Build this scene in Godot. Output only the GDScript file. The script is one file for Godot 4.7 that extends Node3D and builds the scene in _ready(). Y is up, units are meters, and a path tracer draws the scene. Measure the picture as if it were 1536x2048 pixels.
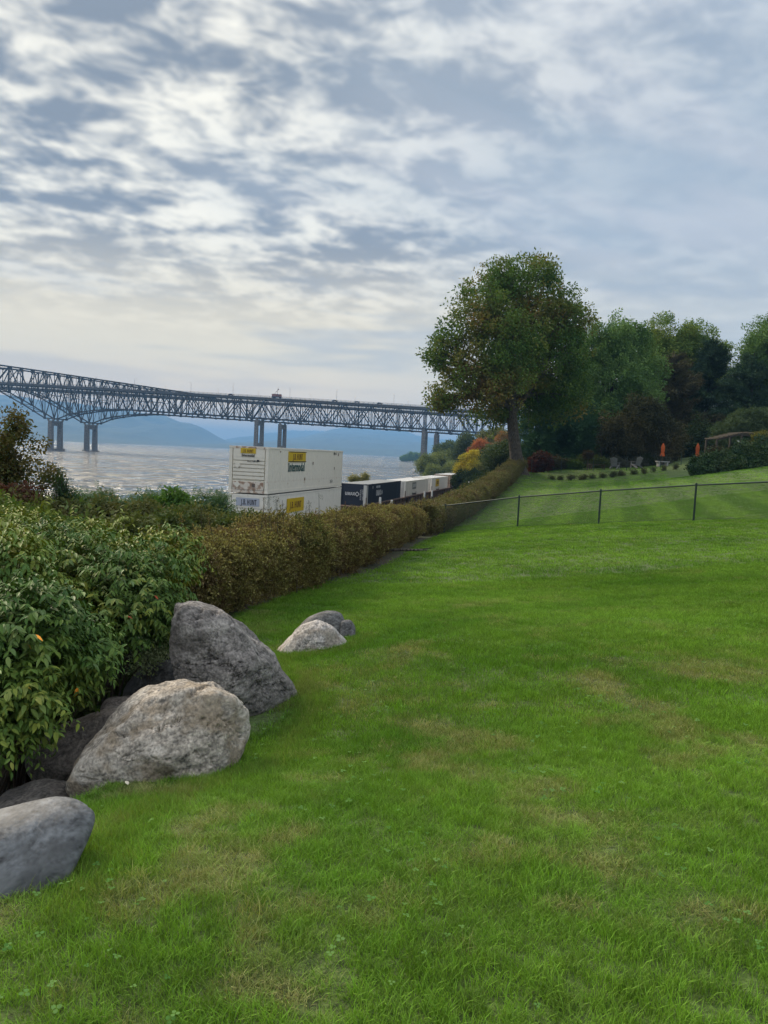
extends Node3D

# ------------------------------------------------------------------ helpers
const UP := Vector3.UP
var rng := RandomNumberGenerator.new()
var taken := {}
var noise_a: FastNoiseLite
var noise_b: FastNoiseLite
var M := {}

class Geo:
	var v := PackedVector3Array()
	var n := PackedVector3Array()
	var c := PackedColorArray()
	var col := Color.WHITE
	func tri(a: Vector3, b: Vector3, d: Vector3, hint: Vector3) -> void:
		var m := (d - a).cross(b - a)
		if m.dot(hint) < 0.0:
			var s := b
			b = d
			d = s
			m = -m
		m = m.normalized()
		v.append(a); v.append(b); v.append(d)
		n.append(m); n.append(m); n.append(m)
		c.append(col); c.append(col); c.append(col)
	func smooth(a: Vector3, b: Vector3, d: Vector3, na: Vector3, nb: Vector3, nd: Vector3) -> void:
		if (d - a).cross(b - a).dot(na + nb + nd) < 0.0:
			v.append(a); v.append(d); v.append(b)
			n.append(na); n.append(nd); n.append(nb)
		else:
			v.append(a); v.append(b); v.append(d)
			n.append(na); n.append(nb); n.append(nd)
		c.append(col); c.append(col); c.append(col)
	func quad(a: Vector3, b: Vector3, d: Vector3, e: Vector3, hint: Vector3) -> void:
		tri(a, b, d, hint)
		tri(a, d, e, hint)
	func box(x: Transform3D, s: Vector3) -> void:
		var h := s * 0.5
		var p: Array[Vector3] = []
		for i in 8:
			p.append(x * Vector3(h.x * (1 if i & 1 else -1), h.y * (1 if i & 2 else -1), h.z * (1 if i & 4 else -1)))
		quad(p[1], p[3], p[7], p[5], x.basis.x)
		quad(p[0], p[2], p[6], p[4], -x.basis.x)
		quad(p[2], p[3], p[7], p[6], x.basis.y)
		quad(p[0], p[1], p[5], p[4], -x.basis.y)
		quad(p[4], p[5], p[7], p[6], x.basis.z)
		quad(p[0], p[1], p[3], p[2], -x.basis.z)
	func block(at: Vector3, s: Vector3) -> void:
		box(Transform3D(Basis(), at), s)
	func bar(a: Vector3, b: Vector3, w: float, h: float, up := Vector3.UP) -> void:
		var z := (b - a).normalized()
		if absf(z.dot(up)) > 0.97:
			up = Vector3.RIGHT
		var x := up.cross(z).normalized()
		box(Transform3D(Basis(x, z.cross(x), z), (a + b) * 0.5), Vector3(w, h, a.distance_to(b)))
	func tube(pts: Array, rad: Array, sides: int, cap := true) -> void:
		var rings := []
		var norms := []
		var x := Vector3.RIGHT
		for i in pts.size():
			var t: Vector3 = (pts[mini(i + 1, pts.size() - 1)] - pts[maxi(i - 1, 0)]).normalized()
			if absf(t.dot(x)) > 0.95:
				x = Vector3.FORWARD if absf(t.z) < 0.9 else Vector3.UP
			x = (x - t * x.dot(t)).normalized()
			var y := t.cross(x)
			var r := PackedVector3Array()
			var m := PackedVector3Array()
			for k in sides:
				var d := x * cos(TAU * k / sides) + y * sin(TAU * k / sides)
				m.append(d)
				r.append(pts[i] + d * rad[i])
			rings.append(r)
			norms.append(m)
		for i in pts.size() - 1:
			for k in sides:
				var q := (k + 1) % sides
				smooth(rings[i][k], rings[i][q], rings[i + 1][q], norms[i][k], norms[i][q], norms[i + 1][q])
				smooth(rings[i][k], rings[i + 1][q], rings[i + 1][k], norms[i][k], norms[i + 1][q], norms[i + 1][k])
		if cap:
			for e in [0, pts.size() - 1]:
				var o: Vector3 = pts[e] - pts[1 if e == 0 else e - 1]
				for k in range(1, sides - 1):
					tri(rings[e][0], rings[e][k], rings[e][k + 1], o)
	func lathe(at: Vector3, prof: Array, sides: int) -> void:
		var p := []
		var r := []
		for q in prof:
			p.append(at + Vector3(0, q.y, 0))
			r.append(q.x)
		tube(p, r, sides)
	func mesh() -> ArrayMesh:
		var a := []
		a.resize(Mesh.ARRAY_MAX)
		a[Mesh.ARRAY_VERTEX] = v
		a[Mesh.ARRAY_NORMAL] = n
		a[Mesh.ARRAY_COLOR] = c
		var m := ArrayMesh.new()
		m.add_surface_from_arrays(Mesh.PRIMITIVE_TRIANGLES, a)
		return m


func lin(r: float, g: float, b: float) -> Color:
	return Color(r, g, b).linear_to_srgb()


func numbered(called: String) -> String:
	if not taken.has(called):
		taken[called] = 0
		return called
	taken[called] += 1
	return "%s_%03d" % [called, taken[called]]


func tag(o: Node3D, label: String, category: String, group := "") -> Node3D:
	o.set_meta("label", label)
	o.set_meta("category", category)
	if group:
		o.set_meta("group", group)
	return o


func thing(called: String, label: String, category: String, at := Vector3.ZERO, turn := 0.0, group := "") -> Node3D:
	var o := Node3D.new()
	o.name = numbered(called)
	add_child(o)
	o.position = at
	o.rotation.y = turn
	return tag(o, label, category, group)


func part(parent: Node3D, called: String, mesh: Mesh, mat: Material, at := Transform3D()) -> MeshInstance3D:
	var o := MeshInstance3D.new()
	o.name = numbered(called) if parent == self else called
	o.mesh = mesh
	o.material_override = null
	for i in mesh.get_surface_count():
		o.set_surface_override_material(i, mat)
	o.transform = at
	if parent != self:
		var k := 0
		while parent.has_node(NodePath(o.name)):
			k += 1
			o.name = "%s_%03d" % [called, k]
	parent.add_child(o)
	return o


func structure(called: String, mesh: Mesh, mat: Material) -> MeshInstance3D:
	var o := part(self, called, mesh, mat)
	o.set_meta("kind", "structure")
	return o


func copy_of(o: Node3D, called: String, at: Vector3, turn: float, label := "") -> Node3D:
	var r: Node3D = o.duplicate()
	r.name = numbered(called)
	add_child(r)
	r.position = at
	r.rotation.y = turn
	if label:
		r.set_meta("label", label)
	return r


# many small copies of one mesh as one mass
func mass(parent: Node3D, called: String, mesh: Mesh, mat: Material, where: Array, tint: Array) -> MultiMeshInstance3D:
	var mm := MultiMesh.new()
	mm.transform_format = MultiMesh.TRANSFORM_3D
	mm.use_colors = true
	mm.mesh = mesh
	mm.instance_count = where.size()
	for i in where.size():
		mm.set_instance_transform(i, where[i])
		mm.set_instance_color(i, tint[i])
	var o := MultiMeshInstance3D.new()
	o.name = numbered(called) if parent == self else called
	o.multimesh = mm
	o.material_override = mat
	o.set_meta("kind", "stuff")
	if parent != self:
		var k := 0
		while parent.has_node(NodePath(o.name)):
			k += 1
			o.name = "%s_%03d" % [called, k]
	parent.add_child(o)
	return o


func paint(c: Color, rough := 0.8, metal := 0.0, vertex := false) -> StandardMaterial3D:
	var m := StandardMaterial3D.new()
	m.albedo_color = c
	m.roughness = rough
	m.metallic = metal
	m.vertex_color_use_as_albedo = vertex
	return m


func leafy(rough := 0.6, through := 0.35) -> StandardMaterial3D:
	var m := paint(Color.WHITE, rough, 0.0, true)
	m.backlight_enabled = true
	m.backlight = Color(through, through, through * 0.7)
	return m


func noise_tex(seed_: int, freq: float, ramp: Array, octaves := 4, size := 512, kind := FastNoiseLite.TYPE_SIMPLEX_SMOOTH) -> NoiseTexture2D:
	var f := FastNoiseLite.new()
	f.seed = seed_
	f.frequency = freq
	f.noise_type = kind
	f.fractal_octaves = octaves
	var t := NoiseTexture2D.new()
	t.width = size
	t.height = size
	t.seamless = true
	t.noise = f
	var g := Gradient.new()
	var offs := PackedFloat32Array()
	var cols := PackedColorArray()
	for r in ramp:
		offs.append(r[0])
		cols.append(r[1])
	g.offsets = offs
	g.colors = cols
	t.color_ramp = g
	return t


func bump_tex(seed_: int, freq: float, strength: float, octaves := 5, size := 512) -> NoiseTexture2D:
	var f := FastNoiseLite.new()
	f.seed = seed_
	f.frequency = freq
	f.fractal_octaves = octaves
	var t := NoiseTexture2D.new()
	t.width = size
	t.height = size
	t.seamless = true
	t.noise = f
	t.as_normal_map = true
	t.bump_strength = strength
	return t


func grain(m: StandardMaterial3D, tex: Texture2D, scale: float, bump: Texture2D = null, depth := 1.0, world := false) -> StandardMaterial3D:
	m.uv1_triplanar = true
	m.uv1_world_triplanar = world
	m.uv1_scale = Vector3.ONE * scale
	if tex:
		m.albedo_texture = tex
	if bump:
		m.normal_enabled = true
		m.normal_texture = bump
		m.normal_scale = depth
	return m


func grey(v: float) -> Color:
	return Color(v, v, v)


func rnd(a: float, b: float) -> float:
	return rng.randf_range(a, b)


func rdir() -> Vector3:
	var y := rnd(-1, 1)
	var a := rnd(0, TAU)
	var r := sqrt(1.0 - y * y)
	return Vector3(r * cos(a), y, r * sin(a))


func frame(y: Vector3, z: Vector3) -> Basis:
	y = y.normalized()
	var x := y.cross(z)
	if x.length_squared() < 1e-4:
		x = y.cross(Vector3(0.3, 0.5, 0.8))
	x = x.normalized()
	return Basis(x, y, x.cross(y))


func mixc(a: Color, b: Color, t: float) -> Color:
	return a.lerp(b, clampf(t, 0.0, 1.0))


# ------------------------------------------------------------------ lie of the land
const WATER := -8.9
var knots: Array[Vector3] = []
var weights := PackedFloat64Array()

func poly(t: float, pts: Array) -> float:
	if t <= pts[0].x:
		return pts[0].y
	for i in pts.size() - 1:
		if t <= pts[i + 1].x:
			return lerpf(pts[i].y, pts[i + 1].y, (t - pts[i].x) / (pts[i + 1].x - pts[i].x))
	return pts[-1].y


func edge_x(z: float) -> float:   # where the lawn ends at the bank
	return poly(-z, [Vector2(-20, -2.6), Vector2(0, -1.95), Vector2(2.6, -1.35), Vector2(3.6, -1.5), Vector2(5.5, -1.45), Vector2(8, -1.5), Vector2(10.5, -2.0), Vector2(13, -1.5), Vector2(18, -0.15), Vector2(26, 1.0), Vector2(33.5, 2.5), Vector2(50, 6.7), Vector2(75, 13.8), Vector2(473, 113), Vector2(1500, 370)])


func track_x(z: float) -> float:
	return -8.5 + (-z - 47.7) * 0.2327


func shore_x(z: float) -> float:
	return poly(-z, [Vector2(-40, -42), Vector2(0, -33), Vector2(60, -17), Vector2(121, -2), Vector2(200, 7), Vector2(300, 12), Vector2(473, 19), Vector2(610, 34), Vector2(1000, 60), Vector2(1190, 22), Vector2(1260, 30), Vector2(1500, 160)])


func rbf(r: float) -> float:
	return r * r * log(maxf(r, 1e-6))


func solve_land() -> void:
	knots = [Vector3(0, 0, 0), Vector3(-1.28, -0.08, -2.6), Vector3(-1.32, -0.22, -3.6), Vector3(-1.05, -0.44, -4.6), Vector3(-0.75, -0.5, -6), Vector3(-0.65, -0.54, -8), Vector3(1.6, 0.05, -3),
		Vector3(3.58, -0.03, -7), Vector3(0.06, -0.33, -7.5), Vector3(2.66, -0.56, -12), Vector3(6.54, -0.14, -13), Vector3(-1.84, -0.73, -10.5), Vector3(-1.36, -0.86, -13), Vector3(-0.04, -1.0, -18),
		Vector3(1.1, -1.34, -26), Vector3(2.65, -1.73, -33.5), Vector3(5.39, -1.1, -31), Vector3(7.97, -0.62, -28.6), Vector3(10.55, -0.19, -26.3), Vector3(6.83, -1.38, -50), Vector3(13.98, -0.27, -75),
		Vector3(24.6, 1.82, -50), Vector3(24.3, 1.06, -62), Vector3(15.3, 0.1, -70), Vector3(20.0, 0.55, -69), Vector3(12.1, 0.6, -72), Vector3(15.7, 0.9, -74.5), Vector3(21.5, 1.25, -73.5), Vector3(24, 1.4, -74), Vector3(18, 1.05, -74), Vector3(25, 1.5, -85), Vector3(30, 2.4, -64), Vector3(36, 4.0, -74), Vector3(45, 4.5, -60), Vector3(30, 1.9, -90), Vector3(14, 0.6, -100), Vector3(40, 3.0, -110), Vector3(60, 4.0, -120), Vector3(20, 0.8, 10), Vector3(0, 0.3, 20), Vector3(-6, -0.4, 0), Vector3(20, 0.9, -18), Vector3(60, 5.0, -30), Vector3(60, 3.0, 20)]
	var n := knots.size()
	var m := n + 3
	var a := []
	for i in m:
		var row := PackedFloat64Array()
		row.resize(m + 1)
		a.append(row)
	for i in n:
		for j in n:
			a[i][j] = rbf(Vector2(knots[i].x - knots[j].x, knots[i].z - knots[j].z).length())
		a[i][i] = 0.35
		a[i][n] = 1.0
		a[i][n + 1] = knots[i].x
		a[i][n + 2] = knots[i].z
		a[n][i] = 1.0
		a[n + 1][i] = knots[i].x
		a[n + 2][i] = knots[i].z
		a[i][m] = knots[i].y
	for k in m:
		var best := k
		for i in range(k, m):
			if absf(a[i][k]) > absf(a[best][k]):
				best = i
		var swap = a[k]
		a[k] = a[best]
		a[best] = swap
		for i in range(k + 1, m):
			var t: float = a[i][k] / a[k][k]
			if t != 0.0:
				for j in range(k, m + 1):
					a[i][j] -= t * a[k][j]
	weights.resize(m)
	for k in range(m - 1, -1, -1):
		var s: float = a[k][m]
		for j in range(k + 1, m):
			s -= a[k][j] * weights[j]
		weights[k] = s / a[k][k]


func lawn_exact(x: float, z: float) -> float:
	var n := knots.size()
	var s := weights[n] + weights[n + 1] * x + weights[n + 2] * z
	for i in n:
		var dx := x - knots[i].x
		var dz := z - knots[i].z
		var q := dx * dx + dz * dz
		if q > 1e-9:
			s += weights[i] * 0.5 * q * log(q)
	return s


func land_exact(x: float, z: float) -> float:
	var e := edge_x(z)
	var cx := clampf(x, e, 60.0)
	var cz := clampf(z, -115.0, 20.0)
	var h := lawn_exact(cx if cz == z else clampf(cx, edge_x(cz), 60.0), cz)
	h += 0.015 * noise_a.get_noise_2d(x * 60, z * 60) + 0.02 * noise_a.get_noise_2d(x * 18 + 70, z * 18)
	if x > e:
		return h + 0.06 * noise_a.get_noise_2d(x * 5, z * 5)
	var tx := track_x(z)
	var sx := shore_x(z)
	var base := -5.15
	h -= 0.5 * smoothstep(0.12, 0.6, e - x) * smoothstep(-7.6, -6.6, z) * smoothstep(-2.2, -3.2, z)   # the hollow behind the boulders
	if x > tx + 3.0 and tx + 3.0 < e - 1.0:
		var t := clampf((e - 0.5 - x) / (e - 0.5 - tx - 3.0), 0.0, 1.0)
		return lerpf(h, base, t * t * (3.0 - 2.0 * t)) + 0.25 * noise_a.get_noise_2d(x * 12, z * 12) * minf(t * 4.0, 1.0) * minf((1.0 - t) * 4.0, 1.0)
	var left := minf(tx - 3.0, e - 2.0)
	if x > left:
		return base
	if sx > left - 3.0:
		sx = left - 3.0
	return lerpf(base, WATER - 0.3, clampf((left - x) / (left - sx), 0.0, 1.6))


var rows := 0
var cols := 0
var hgrid := PackedFloat32Array()
const GX0 := -100.0
const GX1 := 320.0
const GZ0 := 40.0
const GZ1 := -1500.0
const GS := 0.042
const GK := 2.6

func warp(s: float) -> float:
	return signf(s) * (exp(absf(s) * GS) - 1.0) * GK


func unwarp(x: float) -> float:
	return signf(x) * log(1.0 + absf(x) / GK) / GS


func H(x: float, z: float) -> float:
	var i := clampf(unwarp(x) - floorf(unwarp(GX0)), 0.0, cols - 1.001)
	var j := clampf(unwarp(-z) - floorf(unwarp(-GZ0)), 0.0, rows - 1.001)
	var i0 := int(i)
	var j0 := int(j)
	var fx := i - i0
	var fz := j - j0
	var k := j0 * cols + i0
	return lerpf(lerpf(hgrid[k], hgrid[k + 1], fx), lerpf(hgrid[k + cols], hgrid[k + cols + 1], fx), fz)


func on(x: float, z: float, lift := 0.0) -> Vector3:
	return Vector3(x, H(x, z) + lift, z)


# the colour of the turf at a place: green, with dry straw patches on the unwatered near lawn and mowing stripes on the far one, the sheen of bent blades painted in as colour
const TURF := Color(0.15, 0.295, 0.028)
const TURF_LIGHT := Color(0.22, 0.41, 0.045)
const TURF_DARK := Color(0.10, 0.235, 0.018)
const STRAW := Color(0.29, 0.275, 0.115)
# width of the bare strip under the hedge
func bare_strip(z: float) -> float:
	return 0.42 * smoothstep(-14.0, -19.0, z) * smoothstep(-36.0, -30.0, z) + 0.05 * noise_a.get_noise_1d(z * 160.0)


func dryness(x: float, z: float) -> float:
	var d := Vector2(x, z).length()
	var w := clampf(1.1 - d / 13.0 + 0.5 * noise_a.get_noise_2d(x * 20, z * 20), 0.1, 1.0)
	return smoothstep(0.0, 0.42, noise_b.get_noise_2d(x * 60, z * 60) * 0.7 + noise_a.get_noise_2d(x * 190, z * 190) * 0.5 + 0.02) * w


func turf(x: float, z: float) -> Color:
	var c := mixc(TURF, TURF_DARK, 0.45 + 1.5 * noise_a.get_noise_2d(x * 45 + 500, z * 45))
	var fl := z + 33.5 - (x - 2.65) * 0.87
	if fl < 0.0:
		var s := sin((x * 0.963 + z * 0.269) * PI / 1.06 + noise_a.get_noise_2d(x * 10, z * 10) * 0.6)  # stripe mask: light off leaning blades put into the green
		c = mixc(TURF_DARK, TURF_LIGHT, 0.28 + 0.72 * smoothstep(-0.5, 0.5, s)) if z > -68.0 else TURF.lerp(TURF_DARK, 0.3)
	else:
		c = mixc(c, TURF_LIGHT, 0.25 + 0.9 * noise_b.get_noise_2d(x * 14 + 90, z * 22))
	c = mixc(c, STRAW, dryness(x, z) * 0.6)
	return c


# ------------------------------------------------------------------ sky
const SKY_W := 3072
const SKY_H := 1536
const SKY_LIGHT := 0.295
var sky_rows := []
var sun_to := Vector3(-0.60, 0.53, -0.60).normalized()
var glow_to := Vector3(-0.56, 0.42, -0.80).normalized()   # where the cloud is thinnest
var na: FastNoiseLite
var nb: FastNoiseLite
var nc: FastNoiseLite

func sky_color(d: Vector3) -> Vector3:
	var near := d.dot(glow_to)
	var glow := pow(clampf(near * 0.5 + 0.5, 0.0, 1.0), 7.0)
	var el := rad_to_deg(asin(clampf(d.y, -1.0, 1.0)))
	var clear := Vector3(0.42, 0.51, 0.62).lerp(Vector3(0.52, 0.60, 0.68), glow)
	var k := 1.0 / (maxf(d.y, 0.0) + 0.10)
	var p := Vector2(d.x, d.z) * k
	# rolling streets of cloud lie along one direction of the wind
	var q := Vector2(p.x * 0.90 - p.y * 0.43, p.x * 0.43 + p.y * 0.90)
	var w := Vector2(na.get_noise_2d(q.x * 2.5, q.y * 2.5), na.get_noise_2d(q.x * 2.5 + 40.0, q.y * 2.5))
	var large := nb.get_noise_2d(q.x * 0.42 + 3.0, q.y * 0.6)
	var r := q + w * 0.045
	var v := nb.get_noise_2d(r.x * 1.5, r.y * 1.8) * 0.75 + nc.get_noise_2d(r.x * 4.6, r.y * 5.6) * 0.85 + 0.10
	var patch := clampf(glow * 1.45 - 0.02 + large * 0.6, 0.06, 1.0)
	var lit := Vector3(0.64, 0.69, 0.75).lerp(Vector3(1.08, 1.05, 0.94), clampf(glow * 1.6, 0.0, 1.0))
	var shade := Vector3(0.36, 0.44, 0.56).lerp(Vector3(0.275, 0.325, 0.395), clampf(glow * 1.9, 0.0, 1.0))
	var thick := smoothstep(-0.52, 0.50, v)
	var cloud := lit.lerp(shade, thick)
	var veil := 0.5 + 0.5 * nb.get_noise_2d(q.x * 0.9 + 11.0, q.y * 2.6 + 5.0)
	var c := clear.lerp(Vector3(0.62, 0.66, 0.73), smoothstep(0.32, 0.72, veil) * 0.7).lerp(cloud, patch)
	# thin sheets seen edge-on low over the horizon
	if el < 16.0:
		var az := atan2(d.x, -d.z)
		var low := Vector3(0.62, 0.68, 0.72).lerp(Vector3(1.06, 0.93, 0.68), clampf(glow * 1.9, 0.0, 1.0))
		var s := nb.get_noise_2d(az * 1.7 + 2.0, el * 0.20) * 0.8 + nc.get_noise_2d(az * 3.2, el * 0.62) * 0.55
		var bands := low.lerp(Vector3(0.50, 0.56, 0.62).lerp(Vector3(0.66, 0.64, 0.60), glow), smoothstep(-0.05, 0.55, s) * 0.7)
		c = c.lerp(bands, smoothstep(16.0, 6.0, el))
		c = c.lerp(low * Vector3(1.5, 1.22, 0.95), smoothstep(7.0, 1.0, el) * 0.85)
	# overcast brighter overhead, with an added boost above the view to light camera-facing sides
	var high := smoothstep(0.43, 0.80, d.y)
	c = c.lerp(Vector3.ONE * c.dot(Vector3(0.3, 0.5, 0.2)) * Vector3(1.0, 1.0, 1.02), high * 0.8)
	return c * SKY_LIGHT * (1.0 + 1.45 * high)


func sky_row(y: int) -> void:
	var out := PackedFloat32Array()
	out.resize(SKY_W * 3)
	var el := (0.5 - (y + 0.5) / SKY_H) * PI
	for x in SKY_W:
		var a := (x + 0.5) / SKY_W * TAU
		var c := Vector3(0.07, 0.085, 0.07)
		if el > -0.01:
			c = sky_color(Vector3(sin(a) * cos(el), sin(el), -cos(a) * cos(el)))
		out[x * 3] = c.x
		out[x * 3 + 1] = c.y
		out[x * 3 + 2] = c.z
	sky_rows[y] = out.to_byte_array()


func fractal(seed_: int, oct: int, freq := 1.0, gain := 0.5) -> FastNoiseLite:
	var f := FastNoiseLite.new()
	f.seed = seed_
	f.noise_type = FastNoiseLite.TYPE_SIMPLEX_SMOOTH
	f.frequency = freq
	f.fractal_octaves = oct
	f.fractal_gain = gain
	return f


func make_sky() -> PanoramaSkyMaterial:
	na = fractal(5, 3)
	nb = fractal(12, 4)
	nc = fractal(31, 4, 1.0, 0.6)
	sky_rows.resize(SKY_H)
	var job := WorkerThreadPool.add_group_task(sky_row, SKY_H)
	WorkerThreadPool.wait_for_group_task_completion(job)
	var all := PackedByteArray()
	for r in sky_rows:
		all.append_array(r)
	sky_rows.clear()
	var im := Image.create_from_data(SKY_W, SKY_H, false, Image.FORMAT_RGBF, all)
	var m := PanoramaSkyMaterial.new()
	m.panorama = ImageTexture.create_from_image(im)
	return m


# ------------------------------------------------------------------ setting
func _ready() -> void:
	rng.seed = 77
	noise_a = fractal(3, 3, 0.01)
	noise_b = fractal(9, 4, 0.01)
	var cam := Camera3D.new()
	cam.name = "camera"
	cam.fov = 67.0
	cam.near = 0.1
	cam.far = 20000.0
	cam.position = Vector3(0, 1.6, 0)
	cam.rotation_degrees = Vector3(-4.3, 0, 2.7)
	add_child(cam)

	var env := Environment.new()
	env.background_mode = Environment.BG_SKY
	env.sky = Sky.new()
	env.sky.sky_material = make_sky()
	env.tonemap_mode = Environment.TONE_MAPPER_LINEAR
	env.tonemap_exposure = 3.5
	env.fog_enabled = true
	env.fog_density = 0.00021
	env.fog_light_color = lin(0.27, 0.57, 1.0)
	env.sdfgi_enabled = true
	env.ssao_enabled = true
	env.ssil_enabled = true
	var world := WorldEnvironment.new()
	world.name = "world"
	world.environment = env
	add_child(world)

	var sun := DirectionalLight3D.new()
	sun.name = "sun"
	sun.light_energy = 0.4
	sun.light_color = Color(1.0, 0.93, 0.82)
	sun.light_angular_distance = 14.0
	sun.shadow_enabled = true
	sun.basis = Basis.looking_at(-sun_to)
	add_child(sun)

	solve_land()
	build_land()
	build_water()
	build_hills()
	build_bridges()
	build_train()
	build_trees()
	build_garden()
	build_hedges()
	build_bank_plants()
	build_rocks()
	build_shrubs()
	build_fence()
	build_grass()


func build_land() -> void:
	var i0 := int(floorf(unwarp(GX0)))
	var j0 := int(floorf(unwarp(-GZ0)))
	cols = int(ceilf(unwarp(GX1))) - i0 + 1
	rows = int(ceilf(unwarp(-GZ1))) - j0 + 1
	hgrid.resize(cols * rows)
	var v := PackedVector3Array()
	var c := PackedColorArray()
	var n := PackedVector3Array()
	var idx := PackedInt32Array()
	for j in rows:
		var z := -warp(j + j0)
		for i in cols:
			var x := warp(i + i0)
			var h := land_exact(x, z)
			hgrid[j * cols + i] = h
			v.append(Vector3(x, h, z))
			var d := edge_x(z) - x
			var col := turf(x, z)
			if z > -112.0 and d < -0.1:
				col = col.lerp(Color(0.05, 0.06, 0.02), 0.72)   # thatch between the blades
			if d > -0.9 or z < -110.0:
				var bare := Color(0.060, 0.043, 0.024).lerp(Color(0.045, 0.06, 0.02), 0.5 + noise_b.get_noise_2d(x * 90, z * 90))
				col = mixc(col, bare, 1.0 if z < -110.0 else smoothstep(-0.35, 0.1, d + bare_strip(z) + 0.25 * noise_a.get_noise_2d(x * 200, z * 200)))
				if absf(x - track_x(z)) < 3.2:
					col = Color(0.13, 0.12, 0.11)
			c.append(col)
	for j in rows:
		for i in cols:
			var k := j * cols + i
			var dx := v[j * cols + mini(i + 1, cols - 1)] - v[j * cols + maxi(i - 1, 0)]
			var dz := v[mini(j + 1, rows - 1) * cols + i] - v[maxi(j - 1, 0) * cols + i]
			var m := dx.cross(dz).normalized()
			n.append(m if m.y > 0.0 else -m)
			if i < cols - 1 and j < rows - 1:
				idx.append_array([k, k + cols, k + 1, k + 1, k + cols, k + cols + 1])
	var t := v[idx[0]]
	if (v[idx[2]] - t).cross(v[idx[1]] - t).y < 0.0:
		for k in range(0, idx.size(), 3):
			var s := idx[k]
			idx[k] = idx[k + 1]
			idx[k + 1] = s
	var a := []
	a.resize(Mesh.ARRAY_MAX)
	a[Mesh.ARRAY_VERTEX] = v
	a[Mesh.ARRAY_NORMAL] = n
	a[Mesh.ARRAY_COLOR] = c
	a[Mesh.ARRAY_INDEX] = idx
	var m := ArrayMesh.new()
	m.add_surface_from_arrays(Mesh.PRIMITIVE_TRIANGLES, a)
	var soil := paint(Color.WHITE, 0.95, 0.0, true)
	grain(soil, noise_tex(4, 0.02, [[0.25, grey(0.62)], [0.5, grey(0.88)], [0.8, grey(1.0)]], 5), 1.6, bump_tex(8, 0.03, 12.0), 1.0, true)
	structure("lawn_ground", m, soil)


func build_water() -> void:
	var g := Geo.new()
	g.quad(Vector3(-7000, WATER, 60), Vector3(7000, WATER, 60), Vector3(7000, WATER, -14500), Vector3(-7000, WATER, -14500), UP)
	var m := paint(lin(0.105, 0.104, 0.092), 0.5)
	m.metallic_specular = 0.42
	# catspaws: wind-roughened and smoother streaks of the river
	m.roughness_texture = noise_tex(22, 0.008, [[0.3, grey(0.12)], [0.55, grey(0.4)], [0.75, grey(0.8)]], 4, 512)
	grain(m, null, 1.0, bump_tex(21, 0.014, 22.0, 6, 1024), 1.6, true)
	m.uv1_scale = Vector3(0.006, 0.006, 0.014)
	structure("river_water", g.mesh(), m)


func ridge(called: String, pts: Array, z_shore: float, z_top: float, z_back: float, shade: Color) -> void:
	var nx := 150
	var far := 1.8   # the ranges stand this much farther and higher than the shore profile is drawn
	z_top *= far
	z_back *= far
	for i in pts.size():
		pts[i] = Vector2(pts[i].x * far, (pts[i].y - 1.6) * far + 1.6)
	var prof := [[0.0, z_shore, -0.06], [0.15, lerpf(z_shore, z_top, 0.25), 0.18], [0.4, lerpf(z_shore, z_top, 0.5), 0.42], [0.7, lerpf(z_shore, z_top, 0.78), 0.72], [0.9, lerpf(z_shore, z_top, 0.93), 0.92], [1.0, z_top, 1.0], [1.1, lerpf(z_top, z_back, 0.4), 0.7], [1.2, z_back, -0.1]]
	var g := Geo.new()
	var grid := []
	for i in nx + 1:
		var x := lerpf(pts[0].x, pts[-1].x, float(i) / nx)
		var h := poly(x, pts) - WATER
		var line := []
		for r in 36:
			var t := r / 35.0 * (prof.size() - 1)
			var k := mini(int(t), prof.size() - 2)
			var f := t - k
			var z: float = lerpf(prof[k][1], prof[k + 1][1], f)
			var y: float = lerpf(prof[k][2], prof[k + 1][2], f)
			var xs := x * z / z_top if r < 26 else x
			var bump := noise_b.get_noise_2d(xs * 0.2, z * 0.2) * 0.16 + noise_a.get_noise_2d(xs * 1.7, z * 1.7) * 0.03
			line.append(Vector3(x, WATER + h * (y + bump * clampf(y * 3.0, 0.0, 1.0) * clampf((1.12 - y) * 3.0, 0.12, 1.0)), z))
		grid.append(line)
	for i in nx:
		for r in 35:
			g.col = shade * (1.0 + 0.5 * noise_a.get_noise_2d(grid[i][r].x * 2.0, grid[i][r].z * 2.0))
			g.quad(grid[i][r], grid[i + 1][r], grid[i + 1][r + 1], grid[i][r + 1], UP)
	structure(called, g.mesh(), M.hill)


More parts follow.
